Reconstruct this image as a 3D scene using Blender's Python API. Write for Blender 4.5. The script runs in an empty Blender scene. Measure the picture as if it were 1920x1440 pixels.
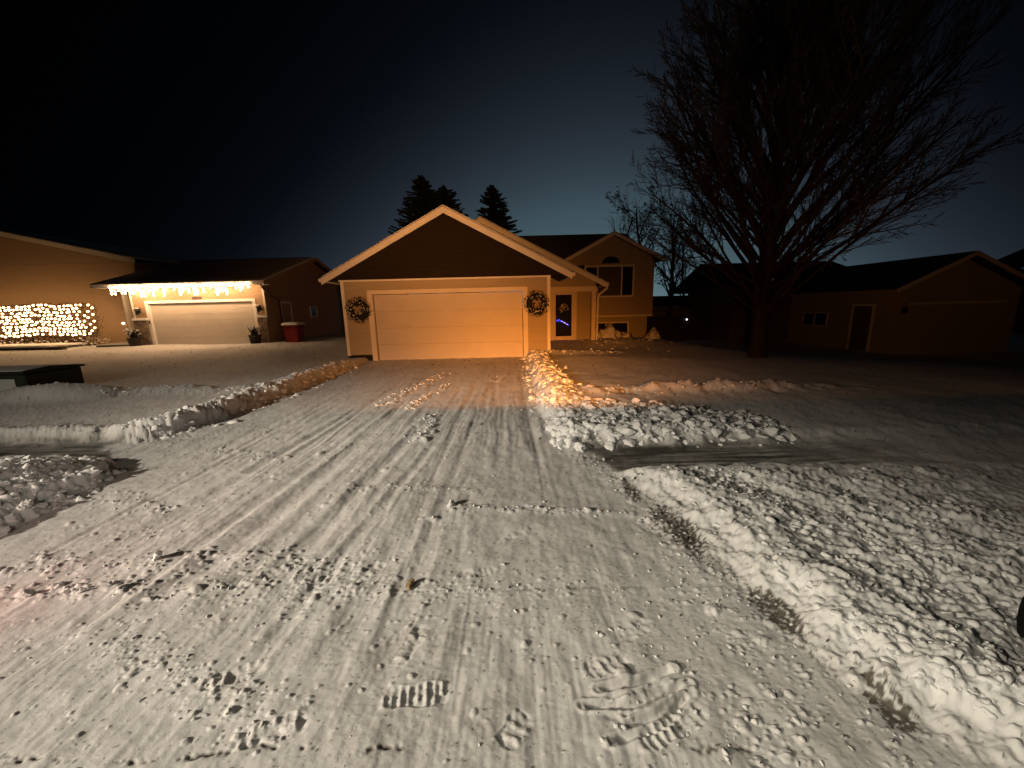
import bpy, bmesh, math, random
import numpy as np
from mathutils import Vector, Matrix, noise as mnoise
R = math.radians
random.seed(11)
rng = np.random.default_rng(11)
SC = bpy.context.scene
COL = SC.collection

# ------------------------------------------------------------------ camera
CAM_H = 1.68
cam_d = bpy.data.cameras.new('camera')
cam_d.sensor_fit = 'HORIZONTAL'; cam_d.sensor_width = 36.0
cam_d.lens = 36.0 * 721.0 / 1920.0
cam_d.clip_start = 0.05; cam_d.clip_end = 2000
cam = bpy.data.objects.new('camera', cam_d); COL.objects.link(cam)
cam.location = (0, 0, CAM_H)
PITCH, ROLL = R(11.4), R(1.4)
cam.matrix_world = (Matrix.Translation((0, 0, CAM_H)) @ Matrix.Rotation(math.pi/2 - PITCH, 4, 'X')
                    @ Matrix.Rotation(-ROLL, 4, 'Z'))
SC.camera = cam

# ------------------------------------------------------------------ render settings
SC.view_settings.view_transform = 'Standard'
SC.view_settings.look = 'None'
SC.view_settings.exposure = 0.0
SC.view_settings.gamma = 1.0
SC.render.engine = 'CYCLES'
cy = SC.cycles
cy.max_bounces = 4; cy.diffuse_bounces = 3; cy.glossy_bounces = 2
cy.transmission_bounces = 3; cy.transparent_max_bounces = 6
cy.sample_clamp_indirect = 4.0
cy.use_denoising = True
try: cy.denoiser = 'OPENIMAGEDENOISE'
except Exception: pass
cy.use_light_tree = True

# ------------------------------------------------------------------ night sky
world = bpy.data.worlds.new('World'); SC.world = world; world.use_nodes = True
wt = world.node_tree; wt.nodes.clear()
def N(t, typ, **kw):
    n = t.nodes.new(typ)
    for k, v in kw.items():
        if k == 'inp':
            for kk, vv in v.items(): n.inputs[kk].default_value = vv
        else: setattr(n, k, v)
    return n
def math_n(t, op, a, b=None, c=None):
    n = t.nodes.new('ShaderNodeMath'); n.operation = op
    for i, v in enumerate((a, b, c)):
        if v is None: continue
        if hasattr(v, 'links') or hasattr(v, 'node'): t.links.new(v, n.inputs[i])
        else: n.inputs[i].default_value = v
    return n.outputs[0]
wo = N(wt, 'ShaderNodeOutputWorld')
sky = N(wt, 'ShaderNodeTexSky', sky_type='NISHITA', sun_disc=False)
sky.sun_elevation = R(-9); sky.sun_rotation = R(8); sky.air_density = 1.0; sky.dust_density = 0.3; sky.ozone_density = 3.0
bg1 = N(wt, 'ShaderNodeBackground'); bg1.inputs[1].default_value = 0.02
wt.links.new(sky.outputs[0], bg1.inputs[0])
# glow of the town and the last dusk: strongest low down ahead-right, fading with height and with azimuth
tc = N(wt, 'ShaderNodeTexCoord')
sx = N(wt, 'ShaderNodeSeparateXYZ'); wt.links.new(tc.outputs['Generated'], sx.inputs[0])
az = math_n(wt, 'ARCTAN2', sx.outputs[0], sx.outputs[1])
el = math_n(wt, 'ARCSINE', sx.outputs[2])
elp = math_n(wt, 'MAXIMUM', el, 0.0)
daz = math_n(wt, 'SUBTRACT', az, R(12))
g_az = math_n(wt, 'EXPONENT', math_n(wt, 'MULTIPLY', math_n(wt, 'MULTIPLY', daz, daz), -4.4))
g_el = math_n(wt, 'EXPONENT', math_n(wt, 'MULTIPLY', elp, -5.8))
gl = math_n(wt, 'MULTIPLY', g_az, g_el)
ramp = N(wt, 'ShaderNodeValToRGB')
ramp.color_ramp.elements[0].color = (0.0001, 0.0002, 0.0004, 1)
ramp.color_ramp.elements[1].color = (0.115, 0.190, 0.220, 1)
for p_, c_ in ((0.027, (0.0024, 0.0036, 0.0056)), (0.12, (0.0200, 0.0275, 0.0385)), (0.28, (0.047, 0.078, 0.096))):
    e = ramp.color_ramp.elements.new(p_); e.color = (*c_, 1)
wt.links.new(gl, ramp.inputs[0])
bg2 = N(wt, 'ShaderNodeBackground'); bg2.inputs[1].default_value = 1.0
wt.links.new(ramp.outputs[0], bg2.inputs[0])
ad = N(wt, 'ShaderNodeAddShader')
wt.links.new(bg1.outputs[0], ad.inputs[0]); wt.links.new(bg2.outputs[0], ad.inputs[1])
wt.links.new(ad.outputs[0], wo.inputs[0])

# ------------------------------------------------------------------ lamps (lamps of the vehicles standing in the street, and the street lamp to the left)
def lamp(name, typ, loc, col, power, radius=0.06):
    d = bpy.data.lights.new(name, typ); d.energy = power; d.color = col; d.shadow_soft_size = radius
    o = bpy.data.objects.new(name, d); COL.objects.link(o); o.location = loc; o['kind'] = 'helper'
    return o
def aim(o, target):
    o.rotation_euler = (Vector(target) - o.location).to_track_quat('-Z', 'Y').to_euler()
def beam(o, lobes, cut=None, cut_soft=0.006):
    """headlamp beam profile: lobes of (az0, el0, sig_az, sig_el, weight) in degrees, and a sharp lower cut-off"""
    d = o.data; d.use_nodes = True; t = d.node_tree
    em = [n for n in t.nodes if n.type == 'EMISSION'][0]
    tcn = N(t, 'ShaderNodeTexCoord'); s = N(t, 'ShaderNodeSeparateXYZ'); t.links.new(tcn.outputs['Normal'], s.inputs[0])
    a = math_n(t, 'ARCTAN2', s.outputs[0], s.outputs[1]); e_ = math_n(t, 'ARCSINE', s.outputs[2])
    tot = None
    for (a0, e0, sa, se, w) in lobes:
        da = math_n(t, 'DIVIDE', math_n(t, 'SUBTRACT', a, R(a0)), R(sa)); de = math_n(t, 'DIVIDE', math_n(t, 'SUBTRACT', e_, R(e0)), R(se))
        q = math_n(t, 'ADD', math_n(t, 'MULTIPLY', da, da), math_n(t, 'MULTIPLY', de, de))
        v = math_n(t, 'MULTIPLY', math_n(t, 'EXPONENT', math_n(t, 'MULTIPLY', q, -0.5)), w)
        tot = v if tot is None else math_n(t, 'ADD', tot, v)
    if cut is not None:
        # flat cut-off plane through the lamp: z / y below a slope
        slope = math_n(t, 'DIVIDE', s.outputs[2], math_n(t, 'MAXIMUM', s.outputs[1], 0.02))
        k = N(t, 'ShaderNodeMapRange', interpolation_type='SMOOTHSTEP')
        t.links.new(slope, k.inputs[0])
        k.inputs[1].default_value = cut - cut_soft; k.inputs[2].default_value = cut + cut_soft
        tot = math_n(t, 'MULTIPLY', tot, k.outputs[0])
    t.links.new(tot, em.inputs['Strength'])
headlamp = lamp('amber_headlamp', 'POINT', (0.25, -0.15, 1.64), (1.0, 0.385, 0.10), 9300, 0.06)
beam(headlamp, [(-13, 9, 11, 10.5, 0.50), (-4, -9.5, 12, 3.2, 0.46), (11, -6.5, 12, 3.4, 0.08), (27, 2, 20, 12, 0.007), (47, 1, 11, 9, 0.042)], cut=-1.64/6.55)
hot = lamp('amber_hot_lobe', 'POINT', (0.32, -0.16, 1.62), (1.0, 0.26, 0.006), 4300, 0.06)  # headlamp's hot lobe, added as a separate lamp for deeper orange low on the door
beam(hot, [(0.2, -4.6, 10.5, 5.0, 0.90), (9, -7, 11, 3.5, 0.14)], cut=-1.62/6.5)
street = lamp('street_lamp_light', 'POINT', (-10.5, -2.8, 4.1), (1.0, 0.86, 0.66), 6500, 0.14)
beam(street, [(48, -18.8, 17, 3.4, 1.05), (72, -23.5, 20, 4.2, 0.80), (5, -25, 22, 7, 0.11)])
work = lamp('work_lamp', 'POINT', (-1.8, -0.5, 2.35), (1.0, 0.90, 0.68), 330, 0.10)
beam(work, [(62, -30, 18, 8.5, 0.85), (35, -21, 12, 3.4, 0.50), (2, -20, 18, 4.0, 0.55), (44, -46, 36, 12, 0.16), (-36, -27, 11, 6, 0.42)])
tail = lamp('tail_lamp', 'SPOT', (-3.55, 0.95, 0.85), (1.0, 0.55, 0.46), 26, 0.05)
tail.data.spot_size = R(140); tail.data.spot_blend = 1.0; aim(tail, (-3.7, 2.9, 0.1))
tail2 = lamp('tail_marker', 'SPOT', (-3.75, 1.45, 0.55), (1.0, 0.03, 0.03), 7, 0.04)
tail2.data.spot_size = R(50); tail2.data.spot_blend = 1.0; aim(tail2, (-2.9, 2.12, 0))

# ------------------------------------------------------------------ helpers
class MB:
    def __init__(s): s.v = []; s.f = []
    def add(s, vs, fs):
        o = len(s.v); s.v.extend([tuple(p) for p in vs]); s.f.extend([tuple(i + o for i in f) for f in fs]); return s
    def box(s, x0, x1, y0, y1, z0, z1):
        return s.add([(x0,y0,z0),(x1,y0,z0),(x1,y1,z0),(x0,y1,z0),(x0,y0,z1),(x1,y0,z1),(x1,y1,z1),(x0,y1,z1)],
                     [(3,2,1,0),(4,5,6,7),(0,1,5,4),(1,2,6,5),(2,3,7,6),(3,0,4,7)])
    def prism(s, poly, a, b, axis='y'):
        """poly: list of 2D points; extruded along axis from a to b.  axis y: (x,z); axis x: (y,z); axis z: (x,y)"""
        def P(p, t):
            return {'y': (p[0], t, p[1]), 'x': (t, p[0], p[1]), 'z': (p[0], p[1], t)}[axis]
        n = len(poly); vs = [P(p, a) for p in poly] + [P(p, b) for p in poly]
        fs = [tuple(range(n)), tuple(range(2*n-1, n-1, -1))] + [(i, i+n, (i+1) % n + n, (i+1) % n) for i in range(n)]
        return s.add(vs, fs)
    def tube(s, pts, rad, n=6, cap=True):
        pts = [Vector(p) for p in pts]; rings = []
        if not hasattr(rad, '__len__'): rad = [rad]*len(pts)
        o = len(s.v); ref = None
        for i, p in enumerate(pts):
            d = (pts[min(i+1, len(pts)-1)] - pts[max(i-1, 0)])
            d = d.normalized() if d.length > 1e-9 else Vector((0,0,1))
            if ref is None:
                ref = d.orthogonal().normalized()
            ref = (ref - d*ref.dot(d))
            ref = ref.normalized() if ref.length > 1e-6 else d.orthogonal().normalized()
            b = d.cross(ref)
            for k in range(n):
                a = 2*math.pi*k/n
                s.v.append(tuple(p + (ref*math.cos(a) + b*math.sin(a))*rad[i]))
        for i in range(len(pts)-1):
            for k in range(n):
                s.f.append((o+i*n+k, o+i*n+(k+1) % n, o+(i+1)*n+(k+1) % n, o+(i+1)*n+k))
        if cap:
            s.f.append(tuple(o+k for k in range(n))[::-1]); s.f.append(tuple(o+(len(pts)-1)*n+k for k in range(n)))
        return s
    def lathe(s, prof, c, n=14, sq=None):
        o = len(s.v)
        for (r, z) in prof:
            for k in range(n):
                a = 2*math.pi*k/n
                s.v.append((c[0]+r*math.cos(a), c[1]+r*math.sin(a), c[2]+z))
        for i in range(len(prof)-1):
            for k in range(n): s.f.append((o+i*n+k, o+i*n+(k+1) % n, o+(i+1)*n+(k+1) % n, o+(i+1)*n+k))
        s.f.append(tuple(o+k for k in range(n))[::-1]); s.f.append(tuple(o+(len(prof)-1)*n+k for k in range(n)))
        return s
def mesh_of(name, mb, mat, smooth=False, bevel=0.0):
    me = bpy.data.meshes.new(name); me.from_pydata(mb.v, [], mb.f); me.validate()
    bm = bmesh.new(); bm.from_mesh(me); bmesh.ops.recalc_face_normals(bm, faces=bm.faces)
    if bevel: bmesh.ops.bevel(bm, geom=bm.edges[:], offset=bevel, segments=1, affect='EDGES', clamp_overlap=True)
    bm.to_mesh(me); bm.free()
    me.materials.append(mat)
    if smooth: me.polygons.foreach_set('use_smooth', [True]*len(me.polygons))
    return me
def obj(name, mb, mat, parent=None, smooth=False, bevel=0.0):
    me = mb if isinstance(mb, bpy.types.Mesh) else mesh_of(name, mb, mat, smooth, bevel)
    o = bpy.data.objects.new(name, me); COL.objects.link(o)
    if parent is not None: adopt(o, parent)
    return o
def adopt(o, parent):
    o.parent = parent; o.matrix_parent_inverse = Matrix.Translation(-root_loc(parent))
def root_loc(p):
    l = Vector((0, 0, 0)); top = p
    while top.parent: top = top.parent
    if top is p: return Vector(p.location)
    return Vector((0, 0, 0))
def tag(o, label, cat, group=None):
    o['label'] = label; o['category'] = cat
    if group: o['group'] = group
    return o
def thing(name, label, cat, loc, group=None):
    e = bpy.data.objects.new(name, None); COL.objects.link(e); e.location = loc; e.empty_display_size = 0.2
    return tag(e, label, cat, group)

# ------------------------------------------------------------------ materials
def mat(name, col, rough=0.8, var=0.12, scale=6.0, bump=0.0, bscale=40.0, spec=0.3, stretch=None, metal=0.0, col2=None):
    m = bpy.data.materials.new(name); m.use_nodes = True; t = m.node_tree
    b = t.nodes['Principled BSDF']; b.inputs['Roughness'].default_value = rough
    b.inputs['Specular IOR Level'].default_value = spec; b.inputs['Metallic'].default_value = metal
    tcn = N(t, 'ShaderNodeTexCoord'); mp = N(t, 'ShaderNodeMapping'); t.links.new(tcn.outputs['Object'], mp.inputs[0])
    if stretch: mp.inputs['Scale'].default_value = stretch
    nz = N(t, 'ShaderNodeTexNoise'); nz.inputs['Scale'].default_value = scale; nz.inputs['Detail'].default_value = 5
    t.links.new(mp.outputs[0], nz.inputs['Vector'])
    r = N(t, 'ShaderNodeValToRGB'); c = np.array(col)
    r.color_ramp.elements[0].position = 0.3; r.color_ramp.elements[1].position = 0.7
    lo = col2 if col2 is not None else tuple(c*(1-var))
    r.color_ramp.elements[0].color = (*lo, 1); r.color_ramp.elements[1].color = (*np.minimum(c*(1+var), 1), 1)
    t.links.new(nz.outputs[0], r.inputs[0]); t.links.new(r.outputs[0], b.inputs['Base Color'])
    if bump:
        nb = N(t, 'ShaderNodeTexNoise'); nb.inputs['Scale'].default_value = bscale; nb.inputs['Detail'].default_value = 4
        t.links.new(mp.outputs[0], nb.inputs['Vector'])
        bp = N(t, 'ShaderNodeBump'); bp.inputs['Distance'].default_value = bump; bp.inputs['Strength'].default_value = 1
        t.links.new(nb.outputs[0], bp.inputs['Height']); t.links.new(bp.outputs[0], b.inputs['Normal'])
    return m
def emit(name, col, strength):
    m = bpy.data.materials.new(name); m.use_nodes = True; t = m.node_tree
    b = t.nodes['Principled BSDF']; b.inputs['Base Color'].default_value = (*col, 1)
    b.inputs['Emission Color'].default_value = (*col, 1); b.inputs['Emission Strength'].default_value = strength
    return m
def glass(name, col=(0.02, 0.022, 0.026)):
    m = mat(name, col, rough=0.12, var=0.05, spec=0.22); return m
M = dict(
    crumb=mat('crumb_snow', (0.66, 0.66, 0.67), 0.8, 0.06, 8, 0.003, 120, 0.2),
    snow=mat('snow', (0.80, 0.81, 0.83), 0.75, 0.03, 3, 0.004, 90, 0.25),
    tan=mat('tan_vinyl_siding', (0.44, 0.37, 0.26), 0.6, 0.05, 1.5, 0.0008, 60, 0.3, (1, 1, 8)),
    brown=mat('brown_gable_siding', (0.020, 0.014, 0.008), 0.75, 0.2, 3, 0.002, 30, 0.2, (1, 1, 6)),
    white=mat('white_trim', (0.86, 0.84, 0.80), 0.5, 0.05, 3, 0.0006, 40),
    doorw=mat('cream_garage_door', (0.60, 0.55, 0.48), 0.45, 0.04, 2.5, 0.0012, 160, 0.35),
    cream=mat('cream_trim', (0.78, 0.70, 0.58), 0.5, 0.05, 3),
    left_siding=mat('left_house_siding', (0.38, 0.26, 0.155), 0.65, 0.06, 1.5, 0.0008, 60, 0.3, (1, 1, 8)),
    right_siding=mat('right_house_siding', (0.42, 0.36, 0.24), 0.7, 0.06, 1.5, 0.0008, 60, 0.3, (1, 1, 8)),
    dark_siding=mat('dark_siding', (0.16, 0.12, 0.08), 0.7, 0.1, 1.5),
    shingle=mat('asphalt_shingle', (0.055, 0.05, 0.048), 0.9, 0.25, 14, 0.004, 60),
    frosted=mat('frosted_shingle', (0.17, 0.18, 0.21), 0.9, 0.15, 5, 0.003, 40),
    concrete=mat('concrete', (0.33, 0.32, 0.30), 0.85, 0.15, 5, 0.002, 60),
    glass=glass('dark_glass'),
    curtain=mat('curtain', (0.11, 0.10, 0.10), 0.9, 0.12, 5, 0, 1, 0.2, (6, 1, 0.5)),
    black=mat('black_metal', (0.015, 0.014, 0.013), 0.45, 0.2, 8),
    bark=mat('bark', (0.042, 0.026, 0.020), 0.9, 0.35, 9, 0.01, 30, 0.2, (1, 1, 0.25)),
    twig=mat('twig_bark', (0.060, 0.042, 0.032), 0.9, 0.3, 6),
    farbark=mat('far_bark', (0.045, 0.036, 0.030), 0.9, 0.3, 3),
    spruce=mat('spruce_needles', (0.020, 0.035, 0.022), 0.85, 0.4, 2),
    wreath=mat('wreath_needles', (0.016, 0.020, 0.011), 0.8, 0.4, 20),
    ribbon=mat('gold_ribbon', (0.45, 0.34, 0.22), 0.5, 0.1, 20),
    silver=mat('silver_bauble', (0.75, 0.70, 0.66), 0.25, 0.05, 5, metal=0.6),
    stone=mat('stone_veneer', (0.26, 0.20, 0.15), 0.9, 0.35, 4, 0.006, 25),
    mortar=mat('mortar', (0.18, 0.15, 0.12), 0.95, 0.15, 12),
    red=mat('red_plastic', (0.24, 0.016, 0.013), 0.45, 0.1, 6),
    pot=mat('dark_planter', (0.028, 0.020, 0.016), 0.6, 0.25, 9),
    utility=mat('green_utility_paint', (0.028, 0.040, 0.024), 0.5, 0.15, 6),
    label=mat('pale_label', (0.62, 0.66, 0.62), 0.6, 0.06, 12),
    hedge=mat('hedge_leaves', (0.075, 0.045, 0.026), 0.85, 0.4, 7),
    wire=mat('green_wire', (0.015, 0.022, 0.012), 0.6, 0.1, 9),
    timber=mat('landscape_timber', (0.10, 0.07, 0.05), 0.9, 0.3, 6),
    rubber=mat('tyre_rubber', (0.007, 0.007, 0.007), 0.8, 0.2, 12, spec=0.1),
    steel=mat('wheel_steel', (0.25, 0.25, 0.26), 0.4, 0.1, 8, metal=0.8),
    icebrown=mat('dirty_ice', (0.30, 0.21, 0.13), 0.5, 0.35, 18, 0.006, 50),
    fence=mat('fence_wood', (0.05, 0.045, 0.04), 0.9, 0.25, 5),
    oakleaf=mat('dead_leaves', (0.13, 0.055, 0.025), 0.85, 0.35, 8),
    bulb=emit('warm_bulb', (1.0, 0.60, 0.27), 12),
    bulbhot=emit('warm_white_bulb', (1.0, 0.60, 0.31), 66),
    bell=emit('doorbell_light', (1.0, 0.86, 0.66), 6),
    far=emit('far_lamp', (0.9, 0.95, 1.0), 3),
    blue=emit('blue_led', (0.05, 0.06, 1.0), 3.0),
    pinkled=emit('pink_led', (0.9, 0.55, 0.9), 2.0),
)

# ------------------------------------------------------------------ ground relief
def _h(ix, iy, s):
    n = (ix*374761393 + iy*668265263 + s*1274126177) & 0xffffffff
    n = ((n ^ (n >> 13))*1274126177) & 0xffffffff
    n = n ^ (n >> 16)
    return n.astype(np.float64)/4294967295.0
def vnoise(x, y, s=0):
    xi = np.floor(x).astype(np.int64); yi = np.floor(y).astype(np.int64); fx = x-xi; fy = y-yi
    u = fx*fx*fx*(fx*(fx*6-15)+10); v = fy*fy*fy*(fy*(fy*6-15)+10)
    def gr(ix, iy, dx, dy):
        a = _h(ix, iy, s)*2*np.pi
        return np.cos(a)*dx + np.sin(a)*dy
    a = gr(xi, yi, fx, fy); b = gr(xi+1, yi, fx-1, fy); c = gr(xi, yi+1, fx, fy-1); d = gr(xi+1, yi+1, fx-1, fy-1)
    return ((a*(1-u)+b*u)*(1-v) + (c*(1-u)+d*u)*v)*1.5
def fbm(x, y, s=0, o=4, g=0.5):
    t = 0; a = 1.0; f = 1.0
    for k in range(o):
        t = t + a*vnoise(x*f, y*f, s+k*17); a *= g; f *= 2.03
    return t
def sm(a, b, x):
    t = np.clip((x-a)/(b-a), 0, 1); return t*t*(3-2*t)
def pebbles(x, y, cell, prob, s, flat=0.75, rmin=0.22, rmax=0.55, ax=1.0):
    """raised angular lumps: one candidate per cell, kept where prob exceeds its random draw; returns height in cells"""
    prob = np.broadcast_to(np.asarray(prob, dtype=float), x.shape); act = prob > 0.004
    if not act.all():
        full = np.zeros_like(x)
        if act.any(): full[act] = pebbles(x[act], y[act], cell, prob[act], s, flat, rmin, rmax, ax)
        return full
    X = x/cell; Y = y/(cell*ax); xi = np.floor(X).astype(np.int64); yi = np.floor(Y).astype(np.int64)
    out = np.zeros_like(x)
    wob = 0.22*vnoise(X*2.3, Y*2.3, s+5)
    for dx in (-1, 0, 1):
        for dy in (-1, 0, 1):
            cx = xi+dx; cy_ = yi+dy
            px = cx + 0.15+0.7*_h(cx, cy_, s); py = cy_+0.15+0.7*_h(cx, cy_, s+1)
            r = rmin + (rmax-rmin)*_h(cx, cy_, s+2)**2
            on = _h(cx, cy_, s+3) < prob
            a = _h(cx, cy_, s+4)*6.28; ca, sa = np.cos(a), np.sin(a)
            ux = X-px; uy = Y-py
            d = np.sqrt((ux*ca+uy*sa)**2*1.5 + (uy*ca-ux*sa)**2)/r + wob
            h = r*flat*np.clip(1-d**2.4, 0, 1)**0.55
            out = np.maximum(out, np.where(on, h, 0))
    return out*cell
def seg_d(x, y, pts):
    """distance to a polyline, and parameter along it 0..1"""
    best = np.full(x.shape, 1e9); par = np.zeros_like(x); L = len(pts)-1
    for i in range(L):
        (ax_, ay), (bx, by) = pts[i], pts[i+1]
        vx, vy = bx-ax_, by-ay; l2 = vx*vx+vy*vy
        t = np.clip(((x-ax_)*vx+(y-ay)*vy)/l2, 0, 1)
        d = np.hypot(x-ax_-t*vx, y-ay-t*vy); m = d < best
        best = np.where(m, d, best); par = np.where(m, (i+t)/L, par)
    return best, par
def xr_(y): return np.interp(y, [0.0, 1.08, 1.4, 2.0, 2.8, 3.47, 4.2, 4.6, 6, 13], [1.86, 1.74, 1.47, 1.38, 1.25, 1.10, 0.85, 0.55, 0.48, 0.50])
def xl_(y): return np.interp(y, [0.0, 2.0, 2.8, 3.77, 4.3, 4.75, 5.0, 5.3, 5.8, 8, 13], [-4.3, -4.15, -4.1, -4.3, -4.65, -5.35, -5.15, -4.85, -4.72, -4.75, -4.85])
WINDROWS = [  # polylines of loose crumbs left by the blade: points, half width, density, size
    ([(-0.62, 3.05), (0.2, 2.97), (1.0, 2.84)], 0.045, 0.80, 0.055),
    ([(-1.75, 3.50), (-0.3, 3.33)], 0.045, 0.5, 0.045),
    ([(-3.6, 2.40), (-2.7, 2.38), (-1.95, 2.40), (-1.2, 2.30)], 0.10, 0.42, 0.055),
    ([(-3.3, 2.11), (-2.6, 2.13), (-1.9, 2.13), (-1.45, 2.10)], 0.07, 0.60, 0.055),
    ([(-1.45, 2.10), (-0.4, 2.05), (0.35, 2.02)], 0.05, 0.45, 0.035),
    ([(-2.2, 1.75), (-1.2, 1.35), (-0.9, 1.28)], 0.09, 0.45, 0.035),
    ([(-1.82, 9.9), (-2.25, 7.6), (-2.35, 6.6)], 0.16, 0.75, 0.11),
    ([(-1.45, 8.6), (-1.75, 6.8), (-1.75, 6.3)], 0.10, 0.75, 0.10),
    ([(-1.35, 6.0), (-1.25, 5.1), (-1.30, 4.7)], 0.13, 0.95, 0.10),
    ([(0.30, 10.6), (0.36, 7.5), (0.42, 5.0), (0.75, 4.1)], 0.12, 0.5, 0.06),
    ([(0.6, 4.4), (0.95, 3.85), (1.15, 3.2), (1.3, 2.3)], 0.16, 0.75, 0.065),
    ([(-0.2, 9.4), (-0.35, 8.6)], 0.16, 0.6, 0.07),
    ([(1.05, 2.9), (1.2, 2.3), (1.28, 1.9)], 0.13, 0.7, 0.05),
    ([(-4.0, 3.4), (-3.5, 3.3), (-3.0, 3.0)], 0.10, 0.4, 0.06),
    ([(-3.9, 4.6), (-3.1, 4.35), (-2.6, 4.2)], 0.10, 0.4, 0.05),
]
RUTS = [([(-1.95, 7.2), (-2.0, 4.2), (-2.06, 2.57), (-2.2, 1.9)], 0.10, 0.022), ([(-1.30, 5.7), (-1.44, 4.0), (-1.56, 2.2)], 0.08, 0.018),
        ([(0.28, 11.5), (0.22, 5.2), (0.3, 4.2)], 0.09, 0.020), ([(-2.75, 6.0), (-2.9, 3.0), (-3.1, 1.8)], 0.07, 0.010),
        ([(-0.45, 9.0), (-0.55, 4.8)], 0.06, 0.010), ([(-0.75, 9.0), (-0.9, 4.8)], 0.05, 0.010), ([(-1.1, 8), (-1.12, 5)], 0.04, 0.008)]
RUTS += [(q, 0.016, 0.026) for q in [[(0.27, 1.34), (0.49, 1.34), (0.76, 1.42)], [(0.35, 1.41), (0.55, 1.44), (0.72, 1.49)], [(0.36, 1.2), (0.57, 1.25), (0.75, 1.38)], [(0.42, 1.25), (0.57, 1.29), (0.71, 1.36)]]]   # curved tread scuff near the camera
_sr = random.Random(77)
for _k in range(30):
    _x = _sr.uniform(-4.2, 0.3); _y1 = _sr.uniform(5, 11.5); _y0 = max(1.3, _y1-_sr.uniform(2, 8)); _b = _sr.uniform(-.10, .03)
    RUTS.append(([(_x+_sr.uniform(-.04, .04), _y1), (_x+_b*(_y1-_y0)*.4+_sr.uniform(-.05, .05), (_y0+_y1)/2), (_x+_b*(_y1-_y0), _y0)], _sr.uniform(.025, .085), _sr.uniform(.004, .010)))
FEET = [  # cx, cy, angle of long axis, length, width, depth, bars
    (-0.46, 1.40, 0.08, 0.30, 0.115, 0.016, 8), (0.50, 1.37, 0.42, 0.34, 0.13, 0.022, 0), (0.62, 1.25, 0.40, 0.33, 0.11, 0.022, 9),
    (0.42, 1.53, 0.30, 0.22, 0.12, 0.016, 5), (-1.20, 2.20, 1.0, 0.30, 0.11, 0.016, 6), (-0.98, 2.22, 1.0, 0.27, 0.11, 0.014, 7),
    (-0.55, 1.66, 1.2, 0.26, 0.10, 0.014, 6), (-0.02, 1.25, 0.9, 0.16, 0.11, 0.014, 3), (-1.02, 1.27, 0.25, 0.28, 0.11, 0.015, 7),
    (-1.55, 2.28, 0.9, 0.28, 0.11, 0.014, 6), (-1.35, 1.52, 0.4, 0.28, 0.11, 0.014, 6), (0.62, 1.72, 0.5, 0.2, 0.10, 0.012, 5), (-0.25, 2.2, 0.2, 0.24, 0.10, 0.012, 7),
    (0.02, 2.62, 0.5, 0.26, 0.10, 0.010, 6)]
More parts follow.
